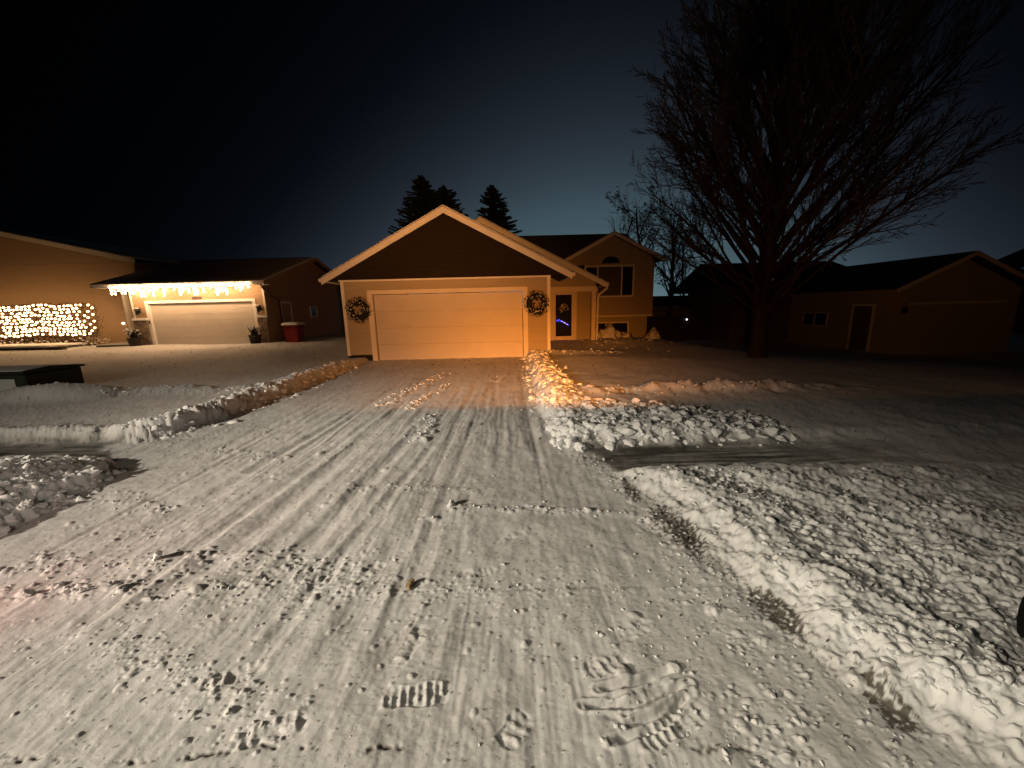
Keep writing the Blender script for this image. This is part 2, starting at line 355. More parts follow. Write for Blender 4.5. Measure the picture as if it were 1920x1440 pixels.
def ground(x, y, fine=True):
    """returns height, packed (0 fresh .. 1 scraped to the pavement), dirt, soil masks at world points"""
    T = -0.74*sm(0, 1, ((x-5.5)*.5+(y-10)*.5)/8)*sm(6.3, 8.8, x)
    T = T + 0.10*sm(10, 17, y)*sm(-5.6, -7.5, x)
    n1 = fbm(x*1.1, y*1.1, 3, 4); n2 = fbm(x*4.5, y*4.5, 40, 4); n3 = fbm(x*16, y*16, 70, 3)*(1-0.92*sm(5.5, 10.5, y))
    jit = 0.10*n2 + 0.03*n3
    xr = xr_(y); xl = xl_(y)
    dr = x-xr+jit*0.7; dl = xl-x+jit                    # positive outside the driveway
    drive = (1-sm(-0.06, 0.10+0.16*(1-sm(3.3, 3.8, y)), dr))*(1-sm(-0.06, 0.14, dl))
    sw_y0 = np.where(x > 0, 3.62, 4.22); sw_y1 = np.where(x > 0, 4.28, 4.86)
    jy = 0.07*n2
    walk = sm(sw_y0-0.06, sw_y0+0.10, y+jy)*(1-sm(sw_y1-0.05, sw_y1+0.30, y+jy+0.10*n1*(x < 0)))*(1-drive)
    walk = walk*np.where(x > 0, 1-0.80*sm(2.4, 5.0, x+0.8*n1), 1)
    # yards
    yard = 0.13 - 0.055*sm(0.3, 1.0, x)*(1-sm(3.6, 4.6, y)) + 0.012*n1 + 0.004*n2 + 0.05*vnoise(x*0.32, y*0.32, 9)
    z = T + yard
    # ---- banks along the drive
    eL = sm(4.9, 5.5, y)*(1-sm(11.2, 12.2, y))
    bl = np.exp(-((dl-0.28)/0.26)**2)*(0.145-0.007*(y-5))*eL
    eR = sm(5.6, 6.4, y)*(1-sm(12.3, 13.2, y))
    br = np.exp(-((dr-0.34)/0.30)**2)*0.14*eR
    chaos = 0
    # pile between walk and lawn, right of the drive
    pr = sm(0.0, 0.25, dr)*(1-sm(2.3, 3.0, x+0.4*n1))*sm(4.30, 4.50, y+jy)*(1-sm(5.5, 6.5, y+0.25*n1+0.05*x))
    # left boulevard bank
    pl = sm(0.0, 0.55, dl)*(1-sm(3.75, 4.20, y+jy))*(0.40+0.60*np.exp(-((x+4.9)**2+(y-3.35)**2)/0.5))*(1-0.6*sm(-5.6, -6.8, x))
    # right boulevard
    bd = sm(-0.02, 0.30, dr)*(1-sm(3.30, 3.62, y+jy))
    ridge = np.exp(-((dr-0.42)/0.28)**2)
    # little plough berm left of the drive along the walk, and the low yard ridges
    wl = np.exp(-((y-5.15-0.1*n1)/0.20)**2)*sm(-4.3, -4.9, x)
    yl = np.exp(-((y-7.75-0.25*(n1)-0.03*(x+7))/0.28)**2)*sm(-5.0, -5.8, x)
    ylr = np.exp(-((y-6.75-0.12*n1)/0.3)**2)*sm(0.9, 1.6, x)*(1-sm(4.5, 7.5, x))
    bxm = np.exp(-(((x+9.2)/1.0)**2+((y-7.45)/0.40)**2))
    ent = np.exp(-(((x-4.4)/1.6)**2+((y-15.6)/1.3)**2))          # heap in front of the entry
    ent2 = np.exp(-((y-12.6)/0.35)**2)*sm(0.9, 1.4, x)*(1-sm(2.5, 4.0, x))
    z = z + 0.06*wl + 0.06*yl*(0.8+1.2*n1) + 0.075*ylr*(0.7+1.4*n1+0.5*n2) + 0.22*bxm + 0.16*ent + 0.10*ent2
    rough = np.clip(1.1*bl/0.145 + 1.2*br/0.14 + 1.2*pr + 1.0*pl + 0.9*bd*(1-0.85*sm(2.9, 4.6, x)) + 0.35*yl + 0.6*ylr + 0.5*ent + 0.6*ent2 + 0.75*wl, 0, 1.2)*(1-walk)
    z = z + bl + br + 0.045*pr + 0.15*pl + (0.0+0.055*ridge - 0.02*sm(3, 5, x))*bd
    # ---- pavement level
    flat = np.clip(drive+walk, 0, 1)
    zp = T*0 + 0.006*n1 + 0.004*n2
    streak = vnoise(x*24+0.8*n1, y*0.55, 91) + 0.6*vnoise(x*60, y*1.1, 92)
    smask = sm(3.6, 5.2, y)*0.75 + 0.32*sm(-0.25, 0.45, fbm(x*1.4, y*0.5, 97, 2))
    streak = streak + 0.9*vnoise(x*8+0.5*n1, y*0.35, 93)
    zp = zp + 0.0065*streak*smask*drive + drive*(0.0026*fbm(x*11, y*5, 333, 3) + 0.0014*fbm(x*40, y*40, 337, 2)*sm(-0.3, 0.5, n1+0.5*n2))*(y < 7)
    rutm = 0
    for pts, w, dpt in RUTS:
        d, p = seg_d(x, y, pts); k = np.exp(-(d/w)**2)*sm(0, 0.12, p)*(1-sm(0.88, 1, p))
        rim = np.exp(-((d-1.6*w)/(0.5*w))**2)
        zp = zp - 0.75*dpt*k + 0.25*dpt*rim; rutm = np.maximum(rutm, k)
    wst = vnoise(x*0.9, y*22+0.6*n1, 95) + 0.6*vnoise(x*2, y*55, 96)
    zp = zp + walk*(0.010 + 0.007*wst)
    z = z*(1-flat) + zp*flat
    packed = drive*np.clip(0.26 + 0.13*n1 + 0.10*n2 + 0.12*streak*smask + 0.07*rutm, 0, 1) + walk*np.clip(0.86+0.26*wst+0.12*n1, 0.35, 1)
    dirt = np.zeros_like(x)
    if not fine: return z, packed, dirt, rough
    # ---- lumps in the banks
    rough = np.where(rough < 0.07, 0, rough); pr_r = np.clip(rough, 0, 1)*(1-0.62*(1-sm(0.16, 0.42, dr))*(1-sm(3.2, 3.6, y))*sm(-0.1, 0.05, dr))
    far = 1/(1+np.maximum(y-3, 0)*0.10)
    wx_ = x+0.10*vnoise(x*3, y*3, 61); wy_ = y+0.10*vnoise(x*3, y*3, 62)
    rid = 1-np.abs(vnoise(wx_*5.2, wy_*5.2, 63)); rid2 = 1-np.abs(vnoise(wx_*12, wy_*12, 64))
    mix_ = sm(-0.25, 0.45, fbm(x*1.7, y*1.7, 66, 2))           # broken blocks here, smeared snow there
    z = z + pr_r*(0.035*fbm(wx_*2.6, wy_*2.6, 44, 3) + 0.010*(rid**2-0.55) + 0.007*(rid2**2-0.5) + 0.012*n3 + 0.010*fbm(x*24, y*24, 47, 2))
    z = z + pebbles(wx_, wy_, 0.22, 0.28*pr_r*mix_, 101, 0.36)*0.8 + pebbles(wx_+7, wy_+3, 0.12, 0.42*pr_r*mix_, 111, 0.36) + pebbles(wx_+1, wy_+5, 0.06, 0.75*pr_r*(0.35+0.65*mix_), 121, 0.5) + pebbles(x+1, y+6, 0.032, 0.7*pr_r*(y < 4.2), 126, 0.5)
    # streaky, wind-drifted part of the right boulevard and lawn
    st = sm(1.6, 2.6, x)*bd
    z = z + 0.022*st*vnoise(x*1.2+y*1.0, y*9-x*2.5, 131)
    # ---- crumbs on the drive
    rp = sm(0.35, 1.0, x)*(1-sm(1.75, 2.4, y))                               # rough right foreground
    rp2 = np.exp(-(((x+1.25)/0.5)**2+((y-2.2)/0.22)**2))
    patch = sm(0.05, 0.55, fbm(x*1.3+5, y*1.3, 150, 3))
    dens = np.clip(0.14*patch + 0.45*rp*sm(-.1, .5, fbm(x*2.2, y*2.2, 160, 3)+0.3) + 0.5*rp2 + 0.03, 0, 1)*(1-sm(4.0, 8.0, y)*0.7)
    cr = pebbles(x, y, 0.085, 0.22*dens*drive, 201, 0.35) + 0.9*pebbles(x+2, y, 0.042, 0.65*dens*drive, 211, 0.40) + 1.1*pebbles(x, y+9, 0.024, 0.8*dens*drive*(y < 3.4), 221, 0.5)
    for pts, w, de, cs in WINDROWS:
        d, p = seg_d(x, y, pts); k = np.exp(-(d/w)**2)*sm(0, .06, p)*(1-sm(.94, 1, p))*(1-walk)
        kk = de*(k > 0.12)*k**0.5
        cr = np.maximum(cr, pebbles(x+3, y+1, cs*1.3, 0.5*kk, 231+int(cs*1000), 0.5)); cr = np.maximum(cr, pebbles(x+4, y+2, cs*0.7, kk, 251+int(cs*1000), 0.5))
        cr = cr + 0.010*k*de*(0.7+n2)
    z = z + cr*np.clip(drive+0.4*(1-flat), 0, 1)
    fm = 0.0
    # ---- boot prints
    for (cx, cy_, an, ln, wd, dp, nb) in FEET:
        dp = dp if cx == -0.46 else dp*0.62
        m = (np.abs(x-cx) < 0.35) & (np.abs(y-cy_) < 0.35)
        if not m.any(): continue
        X = x[m]-cx; Y = y[m]-cy_; u = X*math.cos(an)+Y*math.sin(an); v = -X*math.sin(an)+Y*math.cos(an)
        half = wd/2*(1-0.22*np.exp(-((u/ln+0.12)/0.16)**2))
        ins = (1-sm(0.86, 1.04, np.sqrt((u/(ln/2))**4 + (v/half)**4)**0.5))
        rimd = np.exp(-((np.sqrt((u/(ln/2))**2+(v/half)**2)-1.10)/0.10)**2)
        bars = 0 if nb == 0 else np.clip(np.sin(u/ln*2*np.pi*nb+0.8*np.sin(v/wd*3)), -0.3, 1)
        if nb == 0: bars = np.clip(np.sin(v/wd*2*np.pi*2.5), -0.2, 1)*0.8
        wk = np.clip(0.55+0.9*n2[m]+0.5*n3[m], 0, 1)
        z[m] += 0.66*(-dp*ins*(0.50-0.95*bars*wk) + 0.40*dp*rimd*wk) + 0.005*ins*n3[m]
    # ---- joint / crack lines across the foreground
    for pts in ([(-2.2, 1.20), (-1.5, 1.17), (-1.0, 1.21), (-0.6, 1.19), (-0.2, 1.20)], [(0.45, 1.165), (0.9, 1.16)], [(-0.7, 2.035), (0.9, 2.03)]):
        d, p = seg_d(x, y+0.014*vnoise(x*6, y*6, 301)+0.008*vnoise(x*30, y*30, 303), pts)
        k = np.exp(-(d/0.010)**2)*sm(0, 0.1, p)*(1-sm(0.9, 1, p))*np.clip(0.15+1.5*vnoise(x*8, y*8, 302)+0.9*vnoise(x*45, y*45, 304), 0, 1)*(1.0 if pts[0][1] < 1.5 else 0.4)
        z = z - 0.009*k; packed = np.clip(packed + 0.8*k, 0, 1); dirt = np.maximum(dirt, 0.45*k)
    # ---- turf showing where the blade scraped the verge
    for (cx, cy_, rx, ry, an) in [(1.22, 2.62, 0.10, 0.36, -0.05), (1.42, 1.80, 0.07, 0.19, -0.05), (1.55, 1.33, 0.05, 0.12, 0.1), (1.05, 3.25, 0.05, 0.25, 0.0), (-4.6, 4.05, 0.5, 0.05, 0)]:
        X = x-cx; Y = y-cy_; u = X*math.cos(an)-Y*math.sin(an); v = X*math.sin(an)+Y*math.cos(an)
        q = (u/(rx*1.5))**2+(v/(ry*1.3))**2 + 0.5*n2
        dirt = np.maximum(dirt, 0.9*sm(0.0, 0.30, (1-sm(0.1, 1.2, q))*0.62-0.30+0.55*vnoise(x*38, y*38, 311)+0.30*vnoise(x*95, y*95, 312)))
    eb = np.exp(-((dr+0.02)/0.045)**2)*(1-sm(3.3, 3.6, y))
    dirt = np.maximum(dirt, 0.8*eb*sm(0.28, 0.55, vnoise(x*7, y*3, 321)*0.6+0.7*vnoise(x*60, y*40, 322)+0.1))
    z = z + 0.0014*n3*drive + 0.004*n3*(1-flat)
    # grit in the chunk pile
    packed = np.clip(packed, 0, 1)
    return z, packed, dirt, rough

NV, NU = 610, 1080
v0 = np.tan(R(74)-PITCH); v1 = np.tan(R(2.4)-PITCH)
phi = np.arctan(np.linspace(1.30, v1, NV)) + PITCH
rows = CAM_H/np.tan(phi)
rows = np.concatenate([[-0.3, 0.0, 0.3], rows, np.geomspace(rows[-1]*1.12, 700, 22)])
NV = len(rows)
u = np.linspace(-1, 1, NU)
GY = np.repeat(rows[:, None], NU, 1)
au = np.abs(u)[None, :]
GX = u[None, :]*(np.maximum(GY, 0)+0.75)*1.84 + np.sign(u)[None, :]*np.clip((au-0.965)/0.035, 0, 1)**2.2*(45+2*np.maximum(GY, 0))
gz, gpk, gdt, grg = ground(GX.ravel(), GY.ravel())
# hold the relief calm far away, and under the houses
co = np.stack([GX.ravel(), GY.ravel(), gz], 1)
idx = np.arange(NV*NU).reshape(NV, NU)
quads = np.stack([idx[:-1, :-1], idx[:-1, 1:], idx[1:, 1:], idx[1:, :-1]], -1).reshape(-1, 4)
gm = bpy.data.meshes.new('snowy_ground')
gm.vertices.add(len(co)); gm.vertices.foreach_set('co', co.astype(np.float32).ravel())
gm.loops.add(quads.size); gm.loops.foreach_set('vertex_index', quads.astype(np.int32).ravel())
gm.polygons.add(len(quads)); gm.polygons.foreach_set('loop_start', np.arange(0, quads.size, 4, dtype=np.int32))
gm.polygons.foreach_set('use_smooth', np.ones(len(quads), dtype=bool))
gm.update()
for nm, arr in (('packed', gpk), ('dirt', gdt), ('rough', grg)):
    a = gm.attributes.new(nm, 'FLOAT', 'POINT'); a.data.foreach_set('value', arr.astype(np.float32))
def snow_ground_mat():
    m = bpy.data.materials.new('ground_snow'); m.use_nodes = True; t = m.node_tree
    b = t.nodes['Principled BSDF']; b.inputs['Roughness'].default_value = 0.72; b.inputs['Specular IOR Level'].default_value = 0.25
    geo = N(t, 'ShaderNodeNewGeometry')
    def attr(n):
        a = N(t, 'ShaderNodeAttribute'); a.attribute_name = n; return a.outputs['Fac']
    n1 = N(t, 'ShaderNodeTexNoise'); n1.inputs['Scale'].default_value = 9; n1.inputs['Detail'].default_value = 8; n1.inputs['Roughness'].default_value = 0.65
    t.links.new(geo.outputs['Position'], n1.inputs['Vector'])
    pk = math_n(t, 'ADD', attr('packed'), math_n(t, 'MULTIPLY', math_n(t, 'SUBTRACT', n1.outputs[0], 0.5), 0.35))
    r = N(t, 'ShaderNodeValToRGB'); cr = r.color_ramp
    cr.elements[0].position = 0.0; cr.elements[0].color = (0.80, 0.81, 0.83, 1)
    cr.elements[1].position = 1.0; cr.elements[1].color = (0.070, 0.067, 0.060, 1)
    e1 = cr.elements.new(0.32); e1.color = (0.66, 0.66, 0.67, 1)
    e2 = cr.elements.new(0.60); e2.color = (0.44, 0.435, 0.43, 1)
    t.links.new(pk, r.inputs[0])
    mx = N(t, 'ShaderNodeMix', data_type='RGBA'); t.links.new(attr('dirt'), mx.inputs[0])
    t.links.new(r.outputs[0], mx.inputs[6]); mx.inputs[7].default_value = (0.055, 0.042, 0.024, 1)
    t.links.new(mx.outputs[2], b.inputs['Base Color'])
    n2 = N(t, 'ShaderNodeTexNoise'); n2.inputs['Scale'].default_value = 140; n2.inputs['Detail'].default_value = 5; n2.inputs['Roughness'].default_value = 0.7
    t.links.new(geo.outputs['Position'], n2.inputs['Vector'])
    bp = N(t, 'ShaderNodeBump'); bp.inputs['Distance'].default_value = 0.0028; bp.inputs['Strength'].default_value = 0.6
    t.links.new(n2.outputs[0], bp.inputs['Height']); t.links.new(bp.outputs[0], b.inputs['Normal'])
    return m
gm.materials.append(snow_ground_mat())
go = bpy.data.objects.new('snowy_ground', gm); COL.objects.link(go); go['kind'] = 'structure'
def gz1(x, y): return float(ground(np.array([float(x)]), np.array([float(y)]))[0][0])
# plain sheet under everything, out to the horizon on all sides
obj('ground', MB().add([(-900, -300, -1.6), (900, -300, -1.6), (900, 900, -1.6), (-900, 900, -1.6)], [(0, 1, 2, 3)]), M['snow'])['kind'] = 'structure'

# ------------------------------------------------------------------ loose snow chunks (uncountable: one object per heap)
def lump_variants(n=10, sub=2, jag=0.035):
    out = []
    for k in range(n):
        bm = bmesh.new(); bmesh.ops.create_icosphere(bm, subdivisions=sub, radius=1.0)
        P = np.array([v.co[:] for v in bm.verts])
        # cut with random planes to get angular clods
        for j in range(11):
            d = rng.normal(size=3); d /= np.linalg.norm(d); lim = rng.uniform(0.38, 0.74)
            t = P@d; over = np.clip(t-lim, 0, None); P -= over[:, None]*d
        P *= rng.uniform(0.7, 1.15, 3); P += rng.normal(scale=jag, size=P.shape)
        if sub > 2: P *= (1+0.20*fbm(P[:, 0]*1.9+k*9, P[:, 1]*1.9+P[:, 2]*2.3, 500+k, 3))[:, None]
        F = np.array([[v.index for v in f.verts] for f in bm.faces]); bm.free(); out.append((P, F))
    return out
LUMPS = lump_variants(); BIG = lump_variants(9, 3, 0.03)
def rot_rand():
    q = rng.normal(size=4); q /= np.linalg.norm(q); w, x, y, z = q
    return np.array([[1-2*(y*y+z*z), 2*(x*y-z*w), 2*(x*z+y*w)], [2*(x*y+z*w), 1-2*(x*x+z*z), 2*(y*z-x*w)], [2*(x*z-y*w), 2*(y*z+x*w), 1-2*(x*x+y*y)]])
def chunks(name, pts, sizes, label, cat, sink=0.38, mt=None):
    pts = np.array(pts); z = ground(pts[:, 0].copy(), pts[:, 1].copy())[0]
    V = []; F = []; o = 0
    for (x, y), s, zz in zip(pts, sizes, z):
        P, f = (BIG[rng.integers(len(BIG))] if s > 0.05 else LUMPS[rng.integers(len(LUMPS))])
        q = ((P*s)@rot_rand().T)*np.array([1.1, 1.1, 0.8]) + np.array([x, y, zz + s*(0.6-sink*2)])
        V.append(q); F.append(f+o); o += len(P)
    V = np.concatenate(V); F = np.concatenate(F)
    me = bpy.data.meshes.new(name); me.vertices.add(len(V)); me.vertices.foreach_set('co', V.astype(np.float32).ravel())
    me.loops.add(F.size); me.loops.foreach_set('vertex_index', F.astype(np.int32).ravel())
    me.polygons.add(len(F)); me.polygons.foreach_set('loop_start', np.arange(0, F.size, 3, dtype=np.int32)); me.update()
    me.materials.append(mt or M['snow'])
    ob = bpy.data.objects.new(name, me); COL.objects.link(ob); ob['kind'] = 'stuff'; ob['label'] = label; ob['category'] = cat
    return ob
def sizes_of(n, lo, hi, p=2.5): return lo + (hi-lo)*rng.random(n)**p
n = 520; y = rng.uniform(5.0, 11.9, n); d = rng.normal(0.12, 0.22, n)
chunks('snow_berm', np.stack([xl_(y)-d, y], 1), sizes_of(n, 0.02, 0.105, 3), 'broken snow clods along the left edge of the driveway', 'snow')
n = 560; y = rng.uniform(5.8, 12.6, n); d = rng.normal(0.26, 0.22, n)
chunks('snow_berm', np.stack([xr_(y)+d, y], 1), sizes_of(n, 0.02, 0.11, 3), 'broken snow clods along the right edge of the driveway lit orange', 'snow')
n = 1500; x = xr_(np.full(n, 5.0)) + rng.random(n)**1.3*2.9; y = 4.38 + rng.random(n)**1.4*(1.9-0.35*(x-0.6)).clip(0.25) + rng.normal(0, 0.06, n)
chunks('snow_heap', np.stack([x, y], 1), sizes_of(n, 0.008, 0.12, 4.2), 'heap of broken snow blocks between the sidewalk and the right lawn', 'snow')
n = 900; x = -4.75 + rng.normal(0, 0.45, n); y = 3.3 + rng.normal(0, 0.38, n)
k = (x < xl_(y)+0.15) & (y < 4.15)
chunks('snow_heap', np.stack([x[k], y[k]], 1), sizes_of(k.sum(), 0.010, 0.075, 3.0), 'rounded heap of snow clods at the left edge beside the sidewalk', 'snow')
n = 2600; y = 0.95+2.55*rng.random(n)**1.3; d = np.abs(rng.normal(0.0, 0.95, n)); x = xr_(y)+0.18+d; k = (x < 4.2) & (rng.random(n) < 0.25+sm(-.1, .3, fbm(x*1.7, y*1.7, 66, 2)))
chunks('snow_bank', np.stack([x[k], y[k]], 1), sizes_of(k.sum(), 0.006, 0.042, 3), 'lumpy bank of snow on the right verge in the foreground', 'snow', 0.34)
pts = []; szs = []
for p, w, de, cs in WINDROWS:
    p = np.array(p); L = np.linalg.norm(np.diff(p, axis=0), axis=1); tot = L.sum(); m = int(tot*de*36)
    for _ in range(m):
        t = rng.random()*tot; i = 0
        while t > L[i]: t -= L[i]; i += 1
        q = p[i]+(p[i+1]-p[i])*t/L[i] + rng.normal(0, w*0.6, 2); pts.append(q); szs.append(cs*rng.uniform(0.10, 0.38))
m = 260; x = rng.uniform(-3.6, 1.3, m); y = 1.0 + rng.random(m)**1.6*5.5
for a, b in zip(x, y): pts.append((a, b)); szs.append(0.004 + 0.016*rng.random()**3)
m = 220; x = rng.uniform(0.3, 1.5, m); y = rng.uniform(1.0, 2.2, m)
for a, b in zip(x, y): pts.append((a, b)); szs.append(0.004 + 0.014*rng.random()**2.5)
chunks('snow_crumbs', pts, szs, 'small snow crumbs scattered in lines over the packed driveway', 'snow', 0.3, M['crumb'])
n = 150; x = rng.normal(4.2, 1.3, n); y = rng.normal(15.0, 1.0, n); k = (y < 16.2) & (x > 1.2)
pts = np.concatenate([np.stack([x[k], y[k]], 1), np.stack([rng.uniform(0.9, 3.6, 70), rng.normal(12.4, 0.25, 70)], 1)])
chunks('snow_crumbs', pts, sizes_of(len(pts), 0.02, 0.08), 'shovelled snow clods beside the entry of the house', 'snow')
n = 110; x = rng.uniform(0.9, 4.5, n); y = 6.75 + rng.normal(0, 0.22, n)
chunks('snow_ridge', np.stack([x, y], 1), sizes_of(n, 0.012, 0.055), 'low ridge of snow clods across the right lawn', 'snow', 0.36)
n = 160; x = rng.uniform(-10, -5.2, n); y = 7.75 + 0.03*(x+7) + rng.normal(0, 0.2, n)
chunks('snow_ridge', np.stack([x, y], 1), sizes_of(n, 0.012, 0.06), 'low ridge of snow clods across the left lawn', 'snow', 0.38)

def clod(name, x, y, s, mt, label, group=None):
    P, f = LUMPS[rng.integers(len(LUMPS))]; z = gz1(x, y)
    mb = MB().add((P*np.array(s))@Matrix.Rotation(rng.uniform(0, 6), 3, 'Z').to_3x3().transposed() if False else P*np.array(s), [tuple(int(i) for i in q) for q in f])
    o = obj(name, mb, mt); o.location = (x, y, z+s[2]*0.55); o.rotation_euler = (rng.uniform(-.3, .3), rng.uniform(-.3, .3), rng.uniform(0, 6))
    return tag(o, label, 'clod', group)
clod('ice_clod', -0.66, 2.09, (0.042, 0.034, 0.030), M['icebrown'], 'brown dirt-stained clod of ice alone in the middle of the driveway')
for (x, y, s, lab) in [(-3.02, 2.08, .062, 'leftmost and reddest snow clod of the short row at the lower left'),
                       (-2.92, 2.17, .050, 'snow clod set back behind the reddest one at the lower left'),
                       (-2.80, 2.10, .058, 'middle snow clod of the short reddish row at the lower left'),
                       (-2.70, 2.10, .045, 'smallest snow clod in the short reddish row, right of its middle'),
                       (-2.58, 2.14, .050, 'rightmost snow clod of the short reddish row at the lower left')]:
    clod('snow_clod', x, y, (s*.72, s*.6, s*.55), M['snow'], lab, 'clods in the row at the lower left')
clod('snow_clod', -2.52, 2.42, (.05, .05, .045), M['snow'], 'largest clod in the crumb line behind the reddish-lit row')
clod('snow_clod', -0.55, 3.05, (.055, .045, .042), M['snow'], 'pale clod at the left end of the crumb line crossing mid drive')

# ------------------------------------------------------------------ building helpers
def lap(mb, outline, z0, z1, course, plane, openings=(), axis='y', face=-1, proud=0.014):
    """clapboard courses on a wall. outline(z)->(a0,a1); plane = coordinate of the wall face; face -1/+1 = outward sign"""
    z = z0
    while z < z1-1e-4:
        za, zb = z, min(z+course, z1)
        l0, r0 = outline(za); l1, r1 = outline(zb-1e-4)
        if r0-l0 < 0.02: break
        if r1 < l1: l1 = r1 = (l1+r1)/2
        cuts = [(a0, a1) for (a0, a1, b0, b1) in openings if b0 < zb-0.01 and b1 > za+0.01]
        spans = []; cur = (l0, l1)
        for a0, a1 in sorted(cuts):
            if a0 > cur[0]: spans.append((cur, (a0, a0)))
            cur = (a1, a1)
        if r0 > cur[0]: spans.append((cur, (r0, r1)))
        for (p0, p1), (q0, q1) in spans:
            o = plane + face*proud; i = plane + face*0.002
            def W(a, d, zz): return (a, d, zz) if axis == 'y' else (d, a, zz)
            mb.add([W(p0, i, za), W(q0, i, za), W(q0, o, za), W(p0, o, za), W(p1, i, zb), W(q1, i, zb)], [(0, 1, 2, 3), (3, 2, 5, 4)])
        z += course
    return mb
def rect(a0, a1): return lambda z: (a0, a1)
def gable(c, half, zb, slope): return lambda z: (c-(half-(z-zb)/slope), c+(half-(z-zb)/slope))
def roof_slab(mb, c, half, zr, slope, ya, yb, th=0.10, lift=0.0):
    """gable roof with ridge along y at x=c; zr = ridge height (top side)"""
    e = zr-half*slope
    mb.prism([(c-half, e+lift), (c, zr+lift), (c+half, e+lift), (c+half, e+lift-th), (c, zr+lift-th), (c-half, e+lift-th)], ya, yb, 'y'); return mb
def roof_slab_x(mb, c, half, zr, slope, xa, xb, th=0.10, lift=0.0):
    e = zr-half*slope
    mb.prism([(c-half, e+lift), (c, zr+lift), (c+half, e+lift), (c+half, e+lift-th), (c, zr+lift-th), (c-half, e+lift-th)], xa, xb, 'x'); return mb
def rake(mb, c, half, zr, slope, y0, y1, w=0.2, drop=0.0, sides=(-1, 1)):
    """barge boards: boards following both slopes between y0 and y1, w deep"""
    e = zr-half*slope
    for s in sides:
        mb.prism([(c, zr-drop), (c+s*half, e-drop), (c+s*half, e-drop-w), (c, zr-drop-w)], y0, y1, 'y')
    return mb
def snow_cap(x0, x1, y0, y1, zf, th, nx=40, ny=14, lip=0.05, seed=0):
    """blanket of snow over a roof or ledge whose top is zf(x,y); thin rounded edges"""
    xs = np.linspace(x0, x1, nx); ys = np.linspace(y0, y1, ny); mb = MB(); vs = []
    for j in range(ny):
        for i in range(nx):
            x, y = xs[i], ys[j]; ed = min(i, nx-1-i, j, ny-1-j)
            t = th*(0.55 if ed == 0 else 0.9 if ed == 1 else 1.0)*(1+0.25*mnoise.noise(Vector((x*0.8, y*0.8, seed))))
            vs.append((x, y, zf(x, y)+t))
    b = [(xs[i], ys[j], zf(xs[i], ys[j])+0.003) for j in range(ny) for i in range(nx)]
    o = nx*ny; fs = [(j*nx+i, j*nx+i+1, (j+1)*nx+i+1, (j+1)*nx+i) for j in range(ny-1) for i in range(nx-1)]
    ring = [(i, i+1) for i in range(nx-1)] + [((ny-1)*nx+i+1, (ny-1)*nx+i) for i in range(nx-1)] + [((j+1)*nx, j*nx) for j in range(ny-1)] + [(j*nx+nx-1, (j+1)*nx+nx-1) for j in range(ny-1)]
    fs += [(a, o+a, o+c, c) for a, c in ring]
    mb.add(vs+b, fs); return mb
def window(parent, a0, a1, z0, z1, plane, axis='y', face=-1, fw=0.07, mull=(), trim='white', pane='glass'):
    def B(mb, p0, p1, d0, d1, q0, q1):
        lo, hi = sorted((plane+face*d0, plane+face*d1))
        return mb.box(p0, p1, lo, hi, q0, q1) if axis == 'y' else mb.box(lo, hi, p0, p1, q0, q1)
    w = obj('window', B(MB(), a0, a1, -0.04, 0.004, z0, z1), M[pane], parent)
    f = MB(); B(f, a0-fw, a0, -0.02, 0.035, z0-fw, z1+fw); B(f, a1, a1+fw, -0.02, 0.035, z0-fw, z1+fw)
    B(f, a0, a1, -0.02, 0.033, z1, z1+fw); B(f, a0, a1, -0.02, 0.045, z0-fw, z0)
    obj('frame', f, M[trim], w)
    for m in mull: obj('mullion', B(MB(), m-0.03, m+0.03, 0.004, 0.028, z0, z1), M[trim], w)
    return w
def downspout(parent, pts, mt):
    return obj('downspout', MB().tube(pts, 0.045, 6), mt, parent)
def garage_door(parent, x0, x1, z0, z1, y, mt, n=4, ribs=0):
    d = obj('garage_door', MB().box(x0, x1, y+0.03, y+0.07, z0, z1), mt, parent)
    h = (z1-z0)/n
    for i in range(n):
        a = z0+i*h+0.006; b = z0+(i+1)*h-0.006
        mb = MB().box(x0+0.005, x1-0.005, y, y+0.029, a, b)
        for k in range(ribs):
            zc = a+(b-a)*(k+1)/(ribs+1); mb.box(x0+0.006, x1-0.006, y-0.006, y-0.0005, zc-0.012, zc+0.012)
        obj('panel', mb, mt, d, bevel=0.004)
    return d

# ================================================================== main house
G0, G1, GY0 = -5.48, 1.31, 12.92
GC = (G0+G1)/2 + 0.12
hs = thing('house', 'tan split-level house with brown gable over its orange-lit garage door', 'house', (GC, GY0, 0))
SL = 0.515
# garage volume
w = MB(); w.box(G0, -4.52, GY0, GY0+0.15, -0.3, 2.62); w.box(0.44, G1, GY0, GY0+0.15, -0.3, 2.62); w.box(-4.515, 0.435, GY0, GY0+0.15, 2.19, 2.62)
w.box(G0, G0+0.15, GY0+0.151, 20, -0.3, 2.62); w.box(G1-0.15, G1, GY0+0.151, 17.0, -0.3, 2.62)
obj('wall', w, M['tan'], hs)
lapm = MB(); lap(lapm, rect(G0+0.10, G1-0.10), 0.22, 2.60, 0.11, GY0, [(-4.66, 0.58, -1, 2.31)])
lap(lapm, rect(GY0+0.1, 19.9), 0.22, 2.60, 0.11, G0, [], 'x', -1)
lap(lapm, rect(GY0+0.1, 16.95), 0.22, 2.60, 0.11, G1, [], 'x', 1)
obj('siding', lapm, M['tan'], hs)
for a, b in ((G0-0.01, -4.67), (0.59, G1+0.01)): obj('foundation', MB().box(a, b, GY0-0.012, GY0-0.001, -0.2, 0.20), M['brown'], hs)
for x in (G0-0.012, G1-0.088): obj('corner_board', MB().box(x, x+0.10, GY0-0.034, GY0-0.0145, 0.18, 2.60), M['white'], hs)
